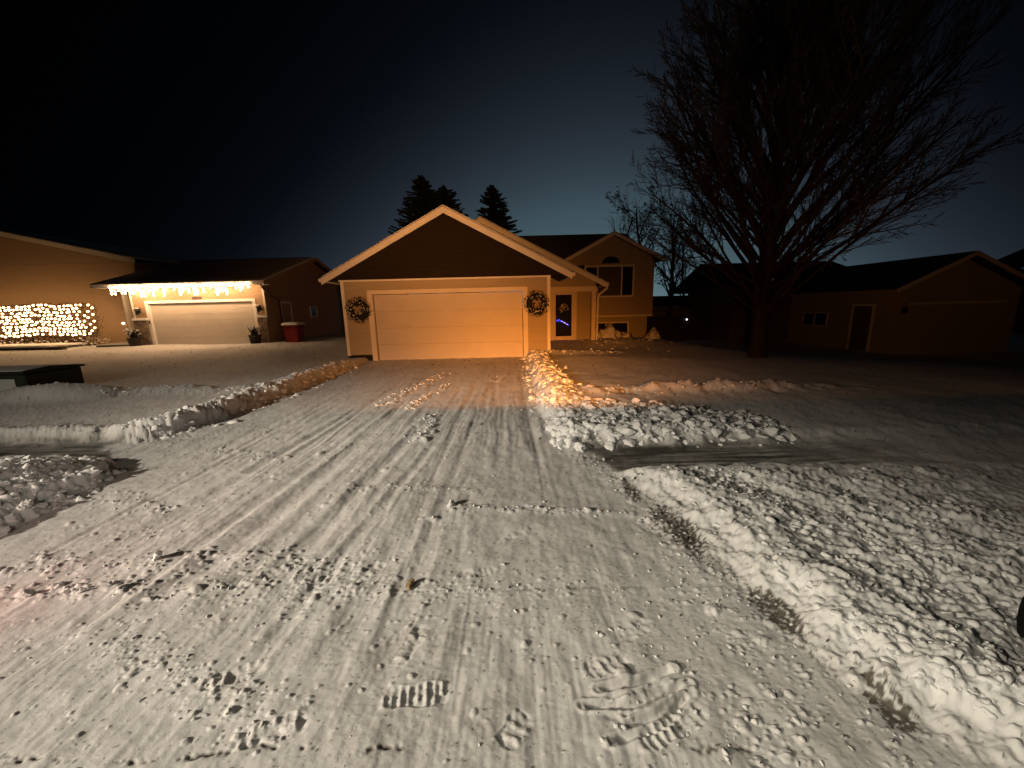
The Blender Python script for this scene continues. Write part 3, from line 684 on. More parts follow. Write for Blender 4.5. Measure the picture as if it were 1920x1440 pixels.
# gable: dark brown, standing a little proud of the wall below
ZR = 4.72; HALF = 3.93
gw = MB(); gw.prism([(GC-HALF+0.12, 2.64), (GC+HALF-0.12, 2.64), (GC, ZR-0.17)], GY0-0.10, GY0+0.12, 'y')
obj('gable_wall', gw, M['brown'], hs)
obj('gable_siding', lap(MB(), gable(GC, (ZR-0.19-2.64)/SL, 2.64, SL), 2.66, ZR-0.2, 0.13, GY0-0.10), M['brown'], hs)
obj('band_board', MB().box(G0-0.02, G1+0.02, GY0-0.116, GY0-0.036, 2.585, 2.635), M['white'], hs)
rf = obj('roof', roof_slab(MB(), GC, HALF, ZR, SL, GY0-0.42, 20.0, 0.09), M['shingle'], hs)
obj('barge_board', rake(MB(), GC, HALF+0.01, ZR, SL, GY0-0.45, GY0-0.423, 0.19, 0.015), M['white'], rf)
sf = MB(); rake(sf, GC, HALF-0.02, ZR-0.095, SL, GY0-0.42, GY0-0.115, 0.02)
obj('soffit', sf, M['white'], rf)
for s, x in ((-1, GC-HALF), (1, GC+HALF)):
    g = MB(); xx = x + s*0.055; g.box(min(x+s*0.004, x+s*0.11), max(x+s*0.004, x+s*0.11), GY0-0.40, 19.9 if s < 0 else 15.6, ZR-HALF*SL-0.12, ZR-HALF*SL-0.01)
    obj('gutter', g, M['white'], rf)
zf = lambda x, y: ZR-abs(x-GC)*SL
obj('roof_snow', snow_cap(GC-HALF-0.02, GC+HALF+0.02, GY0-0.43, 19.9, zf, 0.07, 61, 24, seed=2), M['snow'], rf, smooth=True)
# garage door
tr = MB(); tr.box(-4.655, -4.50, GY0-0.045, GY0+0.10, -0.1, 2.30); tr.box(0.42, 0.575, GY0-0.045, GY0+0.10, -0.1, 2.30); tr.box(-4.4995, 0.4195, GY0-0.044, GY0+0.10, 2.17, 2.30)
obj('door_trim', tr, M['cream'], hs)
garage_door(hs, -4.485, 0.405, -0.02, 2.155, GY0+0.085, M['doorw'], 4)
# second gable over the entry
C2, H2, Z2, Y2 = -1.05, 4.85, 5.02, 15.85
r2 = obj('roof', roof_slab(MB(), C2, H2, Z2, SL, Y2-0.30, 22.5, 0.09), M['shingle'], hs)
obj('barge_board', rake(MB(), C2, H2+0.01, Z2, SL, Y2-0.33, Y2-0.303, 0.19, 0.015), M['white'], r2)
zf2 = lambda x, y: Z2-abs(x-C2)*SL
obj('roof_snow', snow_cap(C2-H2, C2+H2, Y2-0.31, 22.4, zf2, 0.06, 61, 20, seed=5), M['snow'], r2, smooth=True)
obj('gutter', MB().box(C2+H2+0.004, C2+H2+0.11, Y2-0.28, 17.9, Z2-H2*SL-0.12, Z2-H2*SL-0.01), M['white'], r2)
pg = MB(); pg.prism([(G1+0.02, 2.28), (3.45, 2.28), (3.45, 2.50), (G1+0.02, 3.62)], Y2, Y2+0.12, 'y')
obj('porch_gable', pg, M['tan'], hs)
obj('siding', lap(MB(), lambda z: (G1+0.03, min(3.44, C2+(Z2-0.12-z)/SL)), 2.42, 3.6, 0.11, Y2), M['tan'], hs)
obj('porch_beam', MB().box(G1+0.02, 3.48, Y2-0.03, Y2+0.15, 2.20, 2.40), M['cream'], hs)
obj('porch_post', MB().box(3.30, 3.46, Y2-0.01, Y2+0.14, 0.1, 2.20), M['cream'], hs)
obj('porch_slab', MB().box(G1+0.02, 3.6, Y2-0.2, 17.2, -0.3, 0.14), M['concrete'], hs)
ew = MB(); ew.box(G1+0.001, 1.86, 17.0, 17.15, -0.1, 3.4); ew.box(2.78, 3.7, 17.0, 17.15, -0.1, 2.5); ew.box(1.861, 2.779, 17.0, 17.15, 2.25, 2.95)
obj('wall', ew, M['tan'], hs)
obj('siding', lap(MB(), rect(2.90, 3.69), 0.14, 2.48, 0.11, 17.0), M['tan'], hs)
dr_ = obj('door', MB().box(1.87, 2.77, 17.05, 17.10, 0.16, 2.24), M['brown'], hs)
f = MB(); f.box(1.76, 1.87, 16.965, 17.04, 0.14, 2.36); f.box(2.77, 2.88, 16.965, 17.04, 0.14, 2.36); f.box(1.8705, 2.7695, 16.965, 17.04, 2.245, 2.36)
obj('frame', f, M['cream'], dr_)
f = MB(); f.box(1.875, 1.97, 16.99, 17.03, 0.18, 2.235); f.box(2.67, 2.765, 16.99, 17.03, 0.18, 2.235); f.box(1.971, 2.669, 16.99, 17.03, 2.12, 2.235); f.box(1.971, 2.669, 16.99, 17.03, 0.18, 0.34)
obj('storm_door_frame', f, M['cream'], dr_)
obj('pane', MB().box(1.9712, 2.6688, 17.02, 17.045, 0.341, 2.119), M['glass'], dr_)
obj('door_handle', MB().box(1.99, 2.02, 16.955, 16.989, 1.08, 1.24), M['black'], dr_)
# right wing
YW = 18.0
ww = MB(); ww.box(3.4, 6.52, YW, YW+0.2, 1.17, 3.42); ww.box(3.4, 6.42, YW+0.30, YW+0.5, -0.6, 1.165); ww.box(6.32, 6.52, YW+0.201, 25, 1.17, 3.42); ww.box(6.32, 6.42, YW+0.501, 25, -0.6, 1.165)
obj('wall', ww, M['tan'], hs)
CW, HW, ZW = 4.63, 2.28, 4.78
obj('gable_wall', MB().prism([(CW-HW+0.3, 3.42), (CW+HW-0.39, 3.42), (CW+HW-0.39, 3.55), (CW, ZW-0.12), (CW-HW+0.3, 3.6)], YW+0.001, YW+0.18, 'y'), M['tan'], hs)
lw = MB(); lap(lw, rect(3.4, 6.44), 1.19, 3.42, 0.11, YW, [(3.42, 5.66, 1.98, 3.40)])
lap(lw, lambda z: (CW-min(1.9, (ZW-0.12-z)/SL), CW+min(1.81, (ZW-0.12-z)/SL)), 3.42, ZW-0.14, 0.11, YW)
lap(lw, rect(3.4, 6.41), 0.1, 1.1, 0.11, YW+0.30, [(3.5, 5.55, 0.2, 0.86)])
obj('siding', lw, M['tan'], hs)
obj('corner_board', MB().box(6.445, 6.535, YW-0.03, YW-0.001, 1.17, 3.40), M['tan'], hs)
obj('trim_board', MB().box(3.4, 6.54, YW-0.028, YW+0.299, 1.10, 1.168), M['white'], hs)
r3 = obj('roof', roof_slab(MB(), CW, HW, ZW, SL, YW-0.3, 21.5, 0.08), M['shingle'], hs)
obj('barge_board', rake(MB(), CW, HW+0.01, ZW, SL, YW-0.33, YW-0.303, 0.14, 0.012), M['white'], r3)
zf3 = lambda x, y: ZW-abs(x-CW)*SL
obj('roof_snow', snow_cap(CW-HW, CW+HW, YW-0.31, 21.2, zf3, 0.05, 41, 10, seed=8), M['snow'], r3, smooth=True)
ZM, YM, SM = 5.45, 22.2, 0.475
zf4 = lambda x, y: ZM-abs(y-YM)*SM
yv = YM-(ZM-ZW+0.02)/SM; ye = YM-(ZM-(ZW-HW*SL))/SM
def slope_poly(pts, th, lift):
    mb = MB(); n = len(pts)
    mb.add([(x, y, zf4(x, y)+lift) for x, y in pts]+[(x, y, zf4(x, y)+lift-th) for x, y in pts], [tuple(range(n)), tuple(range(2*n-1, n-1, -1))]+[(i, i+n, (i+1) % n+n, (i+1) % n) for i in range(n)])
    return mb
front = [(-6.0, 17.5), (CW-HW-0.02, 17.5), (CW-HW-0.02, ye), (CW, yv), (CW+HW+0.02, ye), (6.35, YM), (-6.0, YM)]
r4 = obj('roof', slope_poly(front, 0.09, 0.0), M['frosted'], hs)
obj('roof', slope_poly([(-6.0, YM+0.002), (6.35, YM+0.002), (6.9, 26.8), (-6.0, 26.8)], 0.09, 0.0), M['frosted'], hs)

window(hs, 3.46, 5.57, 2.06, 3.32, YW-0.016, fw=0.075, mull=(3.98, 5.08))
obj('curtain', MB().box(4.02, 5.04, YW-0.024, YW-0.0205, 2.08, 3.30), M['curtain'], hs)
# arched transom
aw = [(4.56+0.40*math.cos(a), 3.47+0.30*math.sin(a)) for a in np.linspace(0, math.pi, 13)]
at = [(4.56+0.47*math.cos(a), 3.43+0.40*math.sin(a)) for a in np.linspace(0, math.pi, 13)]
aw_o = obj('window', MB().prism(aw, YW-0.05, YW-0.036, 'y'), M['glass'], hs)
obj('frame', MB().prism(at, YW-0.0355, YW-0.012, 'y'), M['tan'], aw_o)
window(hs, 3.55, 5.50, 0.24, 0.80, YW+0.285, fw=0.06, mull=(4.5,))
downspout(hs, [(3.86, 15.6, 2.45), (3.84, 15.62, 2.3), (3.55, 15.72, 2.05), (3.52, 15.75, 1.9), (3.52, 15.8, 0.25)], M['white'])

# wreaths on the piers and the entry door
def wreath(x, y, z, rad, label, seed):
    rs = random.Random(seed); t = thing('wreath', label, 'wreath', (x, y, z-rad), 'wreaths on the main house')
    mb = MB()
    for k in range(int(1100*rad/0.36)):
        a = rs.uniform(0, 2*math.pi); r = rad*(0.62+0.30*rs.gauss(0, 0.8)); r = min(max(r, 0.10*rad), rad*0.98)
        p = Vector((x+r*math.cos(a), y-0.02-0.09*rs.random(), z+r*math.sin(a)))
        dd = Vector((math.cos(a)*rs.uniform(-.2, 1)+rs.gauss(0, .5), -rs.uniform(0, .8), math.sin(a)*rs.uniform(-.2, 1)+rs.gauss(0, .5))).normalized()
        s = dd.orthogonal().normalized()*0.010; L = rs.uniform(0.05, 0.10)
        mb.add([p-s, p+s, p+dd*L], [(0, 1, 2)]); s2 = dd.cross(s); mb.add([p-s2, p+s2, p+dd*L], [(0, 1, 2)])
    ring = [(x+rad*0.62*math.cos(a), y-0.035, z+rad*0.62*math.sin(a)) for a in np.linspace(0, 2*math.pi, 19)]
    mb.tube(ring, rad*0.22, 6, cap=False)
    obj('greenery', mb, M['wreath'], t)
    sn = MB()
    for k in range(34):
        a = rs.uniform(0, 2*math.pi); r = rad*rs.uniform(0.45, 0.9); c = Vector((x+r*math.cos(a), y-0.13-0.02*rs.random(), z+r*math.sin(a)))
        P, f = LUMPS[rs.randrange(len(LUMPS))]; sn.add([c+Vector(q)*rs.uniform(0.012, 0.030) for q in P], [tuple(map(int, q)) for q in f])
    obj('snow', sn, M['snow'], t)['kind'] = 'stuff'
    for k in range(5):
        a = rs.uniform(0, 2*math.pi); r = rad*rs.uniform(0.5, 0.8); c = (x+r*math.cos(a), y-0.14, z+r*math.sin(a)-0.03)
        obj('bauble', MB().lathe([(0.004, 0), (0.022, 0.010), (0.030, 0.03), (0.022, 0.05), (0.004, 0.06)], c, 10), M['silver'], t, smooth=True)
    bw = MB()
    for s in (-1, 1):
        bw.tube([(x, y-0.15, z+rad*0.12), (x+s*rad*0.22, y-0.17, z+rad*0.30), (x+s*rad*0.34, y-0.15, z+rad*0.16), (x, y-0.15, z+rad*0.10)], [0.012, 0.030, 0.028, 0.012], 6)
        bw.tube([(x, y-0.15, z+rad*0.10), (x+s*rad*0.12, y-0.15, z-rad*0.10), (x+s*rad*0.17, y-0.14, z-rad*0.35)], [0.014, 0.020, 0.016], 5)
    obj('bow', bw, M['ribbon'], t)
    return t
wreath(-4.96, GY0-0.02, 1.68, 0.41, 'dark green wreath with snow left of the orange-lit garage door', 3)
wreath(0.87, GY0-0.02, 1.75, 0.41, 'dark green wreath with snow right of the orange-lit garage door', 4)
wreath(2.30, 17.02, 1.55, 0.24, 'small dim wreath on the glass of the entry door', 5)
# blue lights showing in the door glass
bs = thing('string_lights', 'short string of blue and pink lights in the entry door glass', 'string lights', (2.0, 16.95, 0.8))
wirep = [(2.02, 16.99, 1.02), (2.12, 16.985, 1.05), (2.24, 16.985, 1.00), (2.38, 16.985, 0.92), (2.52, 16.99, 0.83)]
obj('wire', MB().tube(wirep, 0.004, 4), M['wire'], bs)
bl_me = None
for i, tt in enumerate(np.linspace(0, 1, 13)):
    k = min(int(tt*4), 3); q = Vector(wirep[k]).lerp(Vector(wirep[k+1]), tt*4-k)
    m_ = M['pinkled'] if i in (6, 8, 9, 11) else M['blue']
    obj('bulb', MB().lathe([(0.003, -0.016), (0.018, -0.006), (0.020, 0.004), (0.003, 0.02)], (q.x, q.y-0.012, q.z-0.005 + (0.03*math.sin(i*2.4) if i < 6 else 0)), 6), m_, bs)

# ================================================================== left neighbour
LY = 18.9; LX0, LX1 = -18.12, -11.72
LGZ = 0.10
lh = thing('house', 'brown house at left with icicle lights over a cream sectional garage door', 'house', (-15, LY, 0))
w = MB(); w.box(LX0, -17.33, LY, LY+0.15, -0.3, 3.0); w.box(-12.32, LX1, LY, LY+0.15, -0.3, 3.0); w.box(-17.329, -12.321, LY, LY+0.15, 2.24, 3.0)
w.box(LX1-0.15, LX1, LY+0.151, 28.6, -0.3, 3.0); w.box(LX0, LX0+0.15, LY+0.151, 21, -0.3, 3.0)
obj('wall', w, M['left_siding'], lh)
RY, RZ, RH = 23.75, 4.78, 5.35; RS = 0.31
obj('gable_wall', MB().prism([(LY+0.16, 3.0), (28.59, 3.0), (RY, 3.0+ (RY-LY-0.16)*RS)], LX1-0.149, LX1-0.001, 'x'), M['left_siding'], lh)
lm = MB(); lap(lm, rect(LX0+0.08, LX1-0.08), 1.55, 3.0, 0.115, LY, [(-17.48, -12.17, -1, 2.36)])
lap(lm, rect(LY+0.08, 28.5), 0.2, 3.0, 0.115, LX1, [(20.05, 21.0, 0.1, 2.2), (22.95, 23.75, 1.35, 1.95)], 'x', 1)
lap(lm, lambda z: (RY-(RZ-0.2-z)/RS, RY+(RZ-0.2-z)/RS), 3.02, RZ-0.25, 0.115, LX1, [], 'x', 1)
obj('siding', lm, M['left_siding'], lh)
for x in (LX0-0.01, LX1-0.085): obj('corner_board', MB().box(x, x+0.095, LY-0.032, LY-0.0145, 1.5, 2.98), M['cream'], lh)
tr = MB(); tr.box(-17.47, -17.32, LY-0.04, LY+0.12, -0.1, 2.35); tr.box(-12.33, -12.18, LY-0.04, LY+0.12, -0.1, 2.35); tr.box(-17.3195, -12.3305, LY-0.039, LY+0.12, 2.23, 2.35)
obj('door_trim', tr, M['white'], lh)
garage_door(lh, -17.32, -12.33, 0.0, 2.228, LY+0.08, M['doorw'], 4, 1)
obj('keypad', MB().box(-17.43, -17.36, LY-0.065, LY-0.041, 1.28, 1.43), M['pot'], lh, bevel=0.006)
# stone piers with caps
for (a, b) in ((LX0-0.03, -17.475), (-12.175, LX1+0.03)):
    p = obj('stone_pier', MB().box(a+0.02, b-0.02, LY-0.06, LY-0.001, -0.2, 1.44), M['mortar'], lh)
    rs = random.Random(int(a*10)); z = -0.05; k = 0
    while z < 1.40:
        hh = min(rs.uniform(0.10, 0.17), 1.43-z); x = a
        while x < b-0.04:
            wd = min(rs.uniform(0.14, 0.30), b-x)
            if b-x-wd < 0.08: wd = b-x
            obj('stone', MB().box(x+0.006, x+wd-0.006, LY-0.10-rs.uniform(0, 0.03), LY-0.061, z+0.006, z+hh-0.006), M['stone'], p, bevel=0.012); x += wd
        z += hh
    obj('pier_cap', MB().box(a-0.03, b+0.02, LY-0.14, LY-0.001, 1.441, 1.52), M['white'], lh, bevel=0.01)
    obj('cap_snow', snow_cap(a-0.03, b+0.02, LY-0.14, LY-0.02, lambda x, y: 1.521, 0.03, 10, 5), M['snow'], lh, smooth=True)
def lantern(x):
    l = obj('wall_lantern', MB().box(x-0.06, x+0.06, LY-0.04, LY-0.0165, 1.80, 2.05), M['black'], lh, bevel=0.01)
    obj('arm', MB().tube([(x, LY-0.04, 1.98), (x, LY-0.10, 2.02), (x, LY-0.15, 2.0)], 0.012, 6), M['black'], l)
    obj('lantern_glass', MB().lathe([(0.045, 0), (0.075, 0.2)], (x, LY-0.16, 1.72), 6), M['glass'], l)
    obj('lantern_roof', MB().lathe([(0.12, 0), (0.11, 0.02), (0.05, 0.09), (0.01, 0.13)], (x, LY-0.16, 1.921), 8), M['black'], l)
    obj('snow', MB().lathe([(0.10, 0), (0.09, 0.03), (0.04, 0.05), (0.005, 0.055)], (x, LY-0.16, 2.0), 10), M['snow'], l, smooth=True)
lantern(-17.79); lantern(-12.0)
pq = obj('number_plaque', MB().box(-15.17, -14.71, LY-0.035, LY-0.0165, 2.37, 2.50), M['timber'], lh, bevel=0.008)
# side door, window, downspout on the right end wall
sd = obj('door', MB().box(LX1+0.001, LX1+0.03, 20.12, 20.93, 0.12, 2.12), M['left_siding'], lh)
f = MB(); f.box(LX1+0.004, LX1+0.045, 20.03, 20.118, 0.1, 2.22); f.box(LX1+0.004, LX1+0.045, 20.932, 21.02, 0.1, 2.22); f.box(LX1+0.004, LX1+0.045, 20.119, 20.931, 2.122, 2.22)
obj('frame', f, M['cream'], sd)
window(lh, 23.0, 23.7, 1.40, 1.90, LX1+0.016, 'x', 1, 0.05)
rl = obj('roof', roof_slab_x(MB(), RY, RH, RZ, RS, -19.35, LX1+0.35, 0.09), M['shingle'], lh)
obj('fascia', MB().box(-19.35, LX1+0.36, RY-RH-0.03, RY-RH-0.002, RZ-RH*RS-0.16, RZ-RH*RS+0.005), M['white'], rl)
bb = MB()
for s in (-1, 1): bb.prism([(RY, RZ-0.01), (RY+s*RH, RZ-RH*RS-0.01), (RY+s*RH, RZ-RH*RS-0.19), (RY, RZ-0.19)], LX1+0.352, LX1+0.38, 'x')
obj('barge_board', bb, M['left_siding'], rl)
zfl = lambda x, y: RZ-abs(y-RY)*RS
obj('roof_snow', snow_cap(-19.37, LX1+0.37, RY-RH-0.05, RY+RH, zfl, 0.07, 44, 40, seed=14), M['snow'], rl, smooth=True)
obj('soffit', MB().box(-19.33, LX1+0.34, RY-RH+0.0, LY-0.02, RZ-RH*RS-0.155, RZ-RH*RS-0.12), M['white'], rl)
downspout(lh, [(LX1+0.25, RY-RH-0.04, 2.95), (LX1+0.26, RY-RH, 2.82), (LX1+0.12, LY+0.5, 2.40), (LX1+0.07, LY+1.0, 2.3), (LX1+0.07, LY+1.06, 0.25)], M['timber'])
# two-storey body behind with low gable
LB = 20.6
bw_ = MB(); bw_.prism([(-33.0, -0.3), (-19.2, -0.3), (-19.2, 4.40), (-26.1, 5.95), (-33.0, 4.40)], LB, LB+0.25, 'y'); bw_.box(-19.45, -19.2, LB+0.251, 30, -0.3, 4.38)
obj('wall', bw_, M['left_siding'], lh)
lb = MB(); lap(lb, rect(-33, -19.25), 0.45, 4.38, 0.115, LB, [(-18.0, -17.0, 0, 1)])
lap(lb, lambda z: (-26.1-(5.95-z)/0.2246, -26.1+(5.95-z)/0.2246), 4.39, 5.93, 0.115, LB)
obj('siding', lb, M['left_siding'], lh)
rb = obj('roof', roof_slab(MB(), -26.1, 7.5, 6.16, 0.2246, LB-0.55, 31, 0.12), M['shingle'], lh)
obj('barge_board', rake(MB(), -26.1, 7.51, 6.15, 0.2246, LB-0.58, LB-0.553, 0.22), M['cream'], rb)
obj('roof_snow', snow_cap(-33.6, -18.58, LB-0.57, 30.9, lambda x, y: 6.16-abs(x+26.1)*0.2246, 0.09, 50, 12, seed=21), M['snow'], rb, smooth=True)
# entry between house and garage
obj('corner_post', MB().box(-19.02, -18.86, LY+0.5, LY+0.66, 0.1, 2.9), M['cream'], lh)
obj('entry_wall', MB().box(-19.19, LX0-0.001, LY+1.5, LY+1.6, 0, 3.0), M['dark_siding'], lh)
obj('entry_step', MB().box(-20.4, LX0-0.05, LY+0.1, LY+1.49, -0.2, 0.28), M['timber'], lh)
obj('step_snow', snow_cap(-20.4, LX0-0.05, LY+0.1, LY+1.45, lambda x, y: 0.281, 0.06, 12, 8), M['snow'], lh, smooth=True)
bell = obj('door_light', MB().lathe([(0.01, -0.05), (0.05, -0.02), (0.055, 0.02), (0.01, 0.05)], (-20.35, LB-0.06, 1.30), 8), M['bell'], lh)

# icicle lights along the eave
def bulb_mesh(name, r, l, mt):
    return mesh_of(name, MB().lathe([(r*0.45, -l*0.5), (r, -l*0.15), (r*0.9, l*0.2), (r*0.25, l*0.5)], (0, 0, 0), 7), mt, True)
ic = thing('icicle_lights', 'warm white icicle light strings hanging from the left garage eave', 'string lights', (-15.2, 18.35, 3.0))
bme = bulb_mesh('bulb', 0.036, 0.09, M['bulbhot']); wm = MB()
EY = RY-RH-0.035; EZ = RZ-RH*RS-0.12
wm.tube([(x, EY, EZ+0.01*math.sin(x*7)) for x in np.linspace(-18.42, -12.0, 40)], 0.006, 4)
rs = random.Random(5); x = -18.4; nb = 0
while x < -12.0:
    nn = rs.choice([1, 2, 2, 3, 3, 4]); zz = EZ-0.02
    wm.tube([(x, EY-0.005, EZ), (x+rs.uniform(-.02, .02), EY-0.005, EZ-0.10*nn-0.02)], 0.004, 3)
    for k in range(nn):
        o = obj('bulb', bme, None); o.location = (x+rs.uniform(-.025, .025), EY-0.02-0.02*rs.random(), zz-rs.uniform(0, .03)); o.rotation_euler = (rs.uniform(-.8, .8), rs.uniform(-.8, .8), 0)
        adopt(o, ic); zz -= rs.uniform(0.11, 0.145); nb += 1
    x += rs.uniform(0.12, 0.18)
obj('wire', wm, M['wire'], ic)

# hedge with a net of lights
HX0, HX1, HYc = -29.0, -20.75, 19.85
hd = thing('hedge', 'bare clipped hedge wrapped in net lights against the left house', 'hedge', (-25, HYc, 0.2))
tw = MB(); rs = random.Random(8)
for k in range(230):
    x = rs.uniform(HX0, HX1-0.55); y = HYc+rs.uniform(-.3, .3); p = Vector((x, y, 0.15)); pts = [p]; top = rs.uniform(1.4, 2.4)
    d = Vector((rs.uniform(-.25, .25), rs.uniform(-.3, .15), 1))
    for j in range(5):
        p = p + d*((top-0.15)/5); d += Vector((rs.gauss(0, .12), rs.gauss(0, .12), 0)); pts.append(p)
    tw.tube(pts, [0.016, 0.014, 0.011, 0.008, 0.006, 0.003], 4, cap=False)
obj('stems', tw, M['twig'], hd)
lf = MB()
for k in range(9000):
    x = rs.uniform(HX0, HX1-0.35); y = HYc + rs.uniform(-.55, .45); z = rs.uniform(0.65, 2.38)
    e2 = max(0, (x-(HX1-0.5))/0.5)**2 + max(0, (abs(y-HYc)-0.2)/0.4)**2 + max(0, abs(z-1.5)-0.5)**2/0.36**2
    if e2 > 1.05+0.2*rs.random(): continue
    a = Vector((rs.gauss(0, 1), rs.gauss(0, 1), rs.gauss(0, 1))).normalized(); b = a.orthogonal().normalized(); s = rs.uniform(.02, .05); c = Vector((x, y, z))
    lf.add([c-a*s, c+b*s*.5, c+a*s, c-b*s*.5], [(0, 1, 2, 3)])
obj('leaves', lf, M['hedge'], hd)
sn = MB()
for k in range(260):
    x = rs.uniform(HX0, HX1+0.1); c = Vector((x, HYc+rs.uniform(-.6, .2), 0.35+0.3*rs.random()**2)); P, f = LUMPS[rs.randrange(10)]; s = rs.uniform(.02, .07)
    sn.add([c+Vector((q[0]*1.6, q[1], q[2]*.7))*s for q in P], [tuple(map(int, q)) for q in f])
so = obj('snow_clumps', sn, M['snow'], hd); so['kind'] = 'stuff'
nl = thing('net_lights', 'net of warm white bulbs draped over the left hedge', 'string lights', (-25, HYc-0.6, 0.6))
bme2 = bulb_mesh('bulb', 0.046, 0.10, M['bulb']); nw = MB(); rs = random.Random(17)
row = 0; z = 0.85
while z < 2.30:
    x = HX1-0.06-(0.09 if row % 2 else 0); lastp = None
    while x > -27.4:
        cx = max(0, (x-(HX1-0.45))/0.45); y = HYc-0.60+0.45*cx**2 + max(0, (abs(z-1.55)-0.5))*0.5 + rs.uniform(-.03, .03)
        q = Vector((x+rs.uniform(-.04, .04), y, z+rs.uniform(-.035, .035)+0.03*math.sin(x*2.1)))
        if not (cx > 0.75 and (z > 2.1 or z < 1.0)) and rs.random() > 0.05:
            o = obj('bulb', bme2, None); o.location = q; o.rotation_euler = (rs.uniform(-.5, .5), 1.2+rs.uniform(-.6, .6), 0); adopt(o, nl)
        if lastp is not None: nw.tube([lastp, q+Vector((0, 0.02, 0))], 0.004, 3, cap=False)
        lastp = q+Vector((0, 0.02, 0)); x -= 0.205
    z += 0.155; row += 1
obj('wire', nw, M['wire'], nl)

# landscape edging in front of the hedge
ed = thing('landscape_edging', 'low timber garden edging under snow in front of the left hedge', 'edging', (-24, 18.3, 0.1))
x = -28.5
while x < -21.6:
    wd = random.uniform(0.7, 1.0)
    obj('timber', MB().box(x, x+wd-0.03, 17.95+random.uniform(-.02, .02), 18.15, 0.05, 0.33), M['timber'], ed, bevel=0.015); x += wd
obj('snow_cover', snow_cap(-28.6, -21.5, 17.85, 19.6, lambda x, y: 0.335, 0.10, 50, 12, seed=33), M['snow'], ed, smooth=True)

# planters
def planter(x, y, label, seed):
    rs = random.Random(seed); z = 0.08; t = thing('planter', label, 'planter', (x, y, z), 'planters by the left garage door')
    obj('pot', MB().lathe([(0.17, 0), (0.20, 0.05), (0.25, 0.50), (0.28, 0.52), (0.28, 0.57), (0.25, 0.57)], (x, y, z), 14), M['pot'], t, smooth=False)
    fb = MB(); sw = MB()
    for k in range(70):
        a = rs.uniform(0, 6.28); h = rs.uniform(0.1, 0.42); rr = rs.uniform(0.05, 0.34)
        p0 = Vector((x+0.1*math.cos(a), y+0.1*math.sin(a), z+0.55)); p1 = Vector((x+rr*math.cos(a), y+rr*math.sin(a), z+0.58+h))
        fb.tube([p0, (p0+p1)/2+Vector((0, 0, 0.08)), p1], [0.012, 0.010, 0.004], 4)
        if rs.random() < 0.5:
            P, f = LUMPS[rs.randrange(10)]; s = rs.uniform(0.025, 0.065); sw.add([p1+Vector((q[0]*1.3, q[1]*1.3, q[2]*.7))*s for q in P], [tuple(map(int, q)) for q in f])
    obj('branches', fb, M['wreath'], t); obj('snow', sw, M['snow'], t)['kind'] = 'stuff'
planter(-17.92, LY-0.45, 'dark planter with snowy greenery left of the cream garage door', 2)
planter(-12.18, LY-0.45, 'dark planter with snowy greenery right of the cream garage door', 3)
# red bin
rbn = thing('wheeled_bin', 'red plastic wheeled bin with snow on its lid', 'bin', (-10.75, 19.1, 0.08))
bx0, by0 = -11.02, 18.85
mb = MB(); mb.add([(bx0+.05, by0+.05, .1), (bx0+.62, by0+.05, .1), (bx0+.62, by0+.60, .1), (bx0+.05, by0+.60, .1), (bx0, by0, .98), (bx0+.68, by0, .98), (bx0+.68, by0+.70, .98), (bx0, by0+.70, .98)],
                  [(3,2,1,0), (4,5,6,7), (0,1,5,4), (1,2,6,5), (2,3,7,6), (3,0,4,7)])
obj('body', mb, M['red'], rbn, bevel=0.02)
obj('lid', MB().prism([(by0-.03, .985), (by0+.72, .985), (by0+.72, 1.03), (by0+.3, 1.07), (by0-.03, 1.03)], bx0-.03, bx0+.71, 'x'), M['red'], rbn, bevel=0.01)
for s in (bx0+0.04, bx0+0.60): obj('wheel', MB().tube([(s, by0+.62, .18), (s+.05, by0+.62, .18)], 0.10, 12), M['rubber'], rbn)
obj('handle', MB().tube([(bx0+.05, by0+.74, 1.0), (bx0+.05, by0+.80, 1.0), (bx0+.62, by0+.80, 1.0), (bx0+.62, by0+.74, 1.0)], 0.015, 6), M['red'], rbn)
obj('snow', MB().add(*(lambda sc: (sc.v, sc.f))(snow_cap(bx0-.04, bx0+.72, by0-.05, by0+.70, lambda x, y: 1.045, 0.14, 12, 12))), M['snow'], rbn, smooth=True)

# utility cabinet
ub = thing('utility_cabinet', 'low dark green utility cabinet with pale label in the left snow', 'cabinet', (-10.7, 8.3, 0.1))
mb = MB(); mb.box(-11.6, -10.02, 7.82, 8.92, 0.0, 0.56)
bd_ = obj('body', mb, M['utility'], ub, bevel=0.03)
obj('lid', MB().prism([(7.76, 0.562), (8.97, 0.562), (8.97, 0.60), (8.3, 0.66), (7.76, 0.62)], -11.65, -9.97, 'x'), M['utility'], ub, bevel=0.02)
obj('label_plate', MB().box(-11.45, -10.22, 7.806, 7.8185, 0.20, 0.46), M['label'], ub)
obj('snow', snow_cap(-11.64, -9.98, 7.77, 8.9, lambda x, y: 0.62+0.045*min(1, max(0, (y-7.76)/0.54)) if y < 8.3 else 0.66-0.06*(y-8.3)/0.67, 0.012, 16, 10, seed=4), M['snow'], ub, smooth=True)

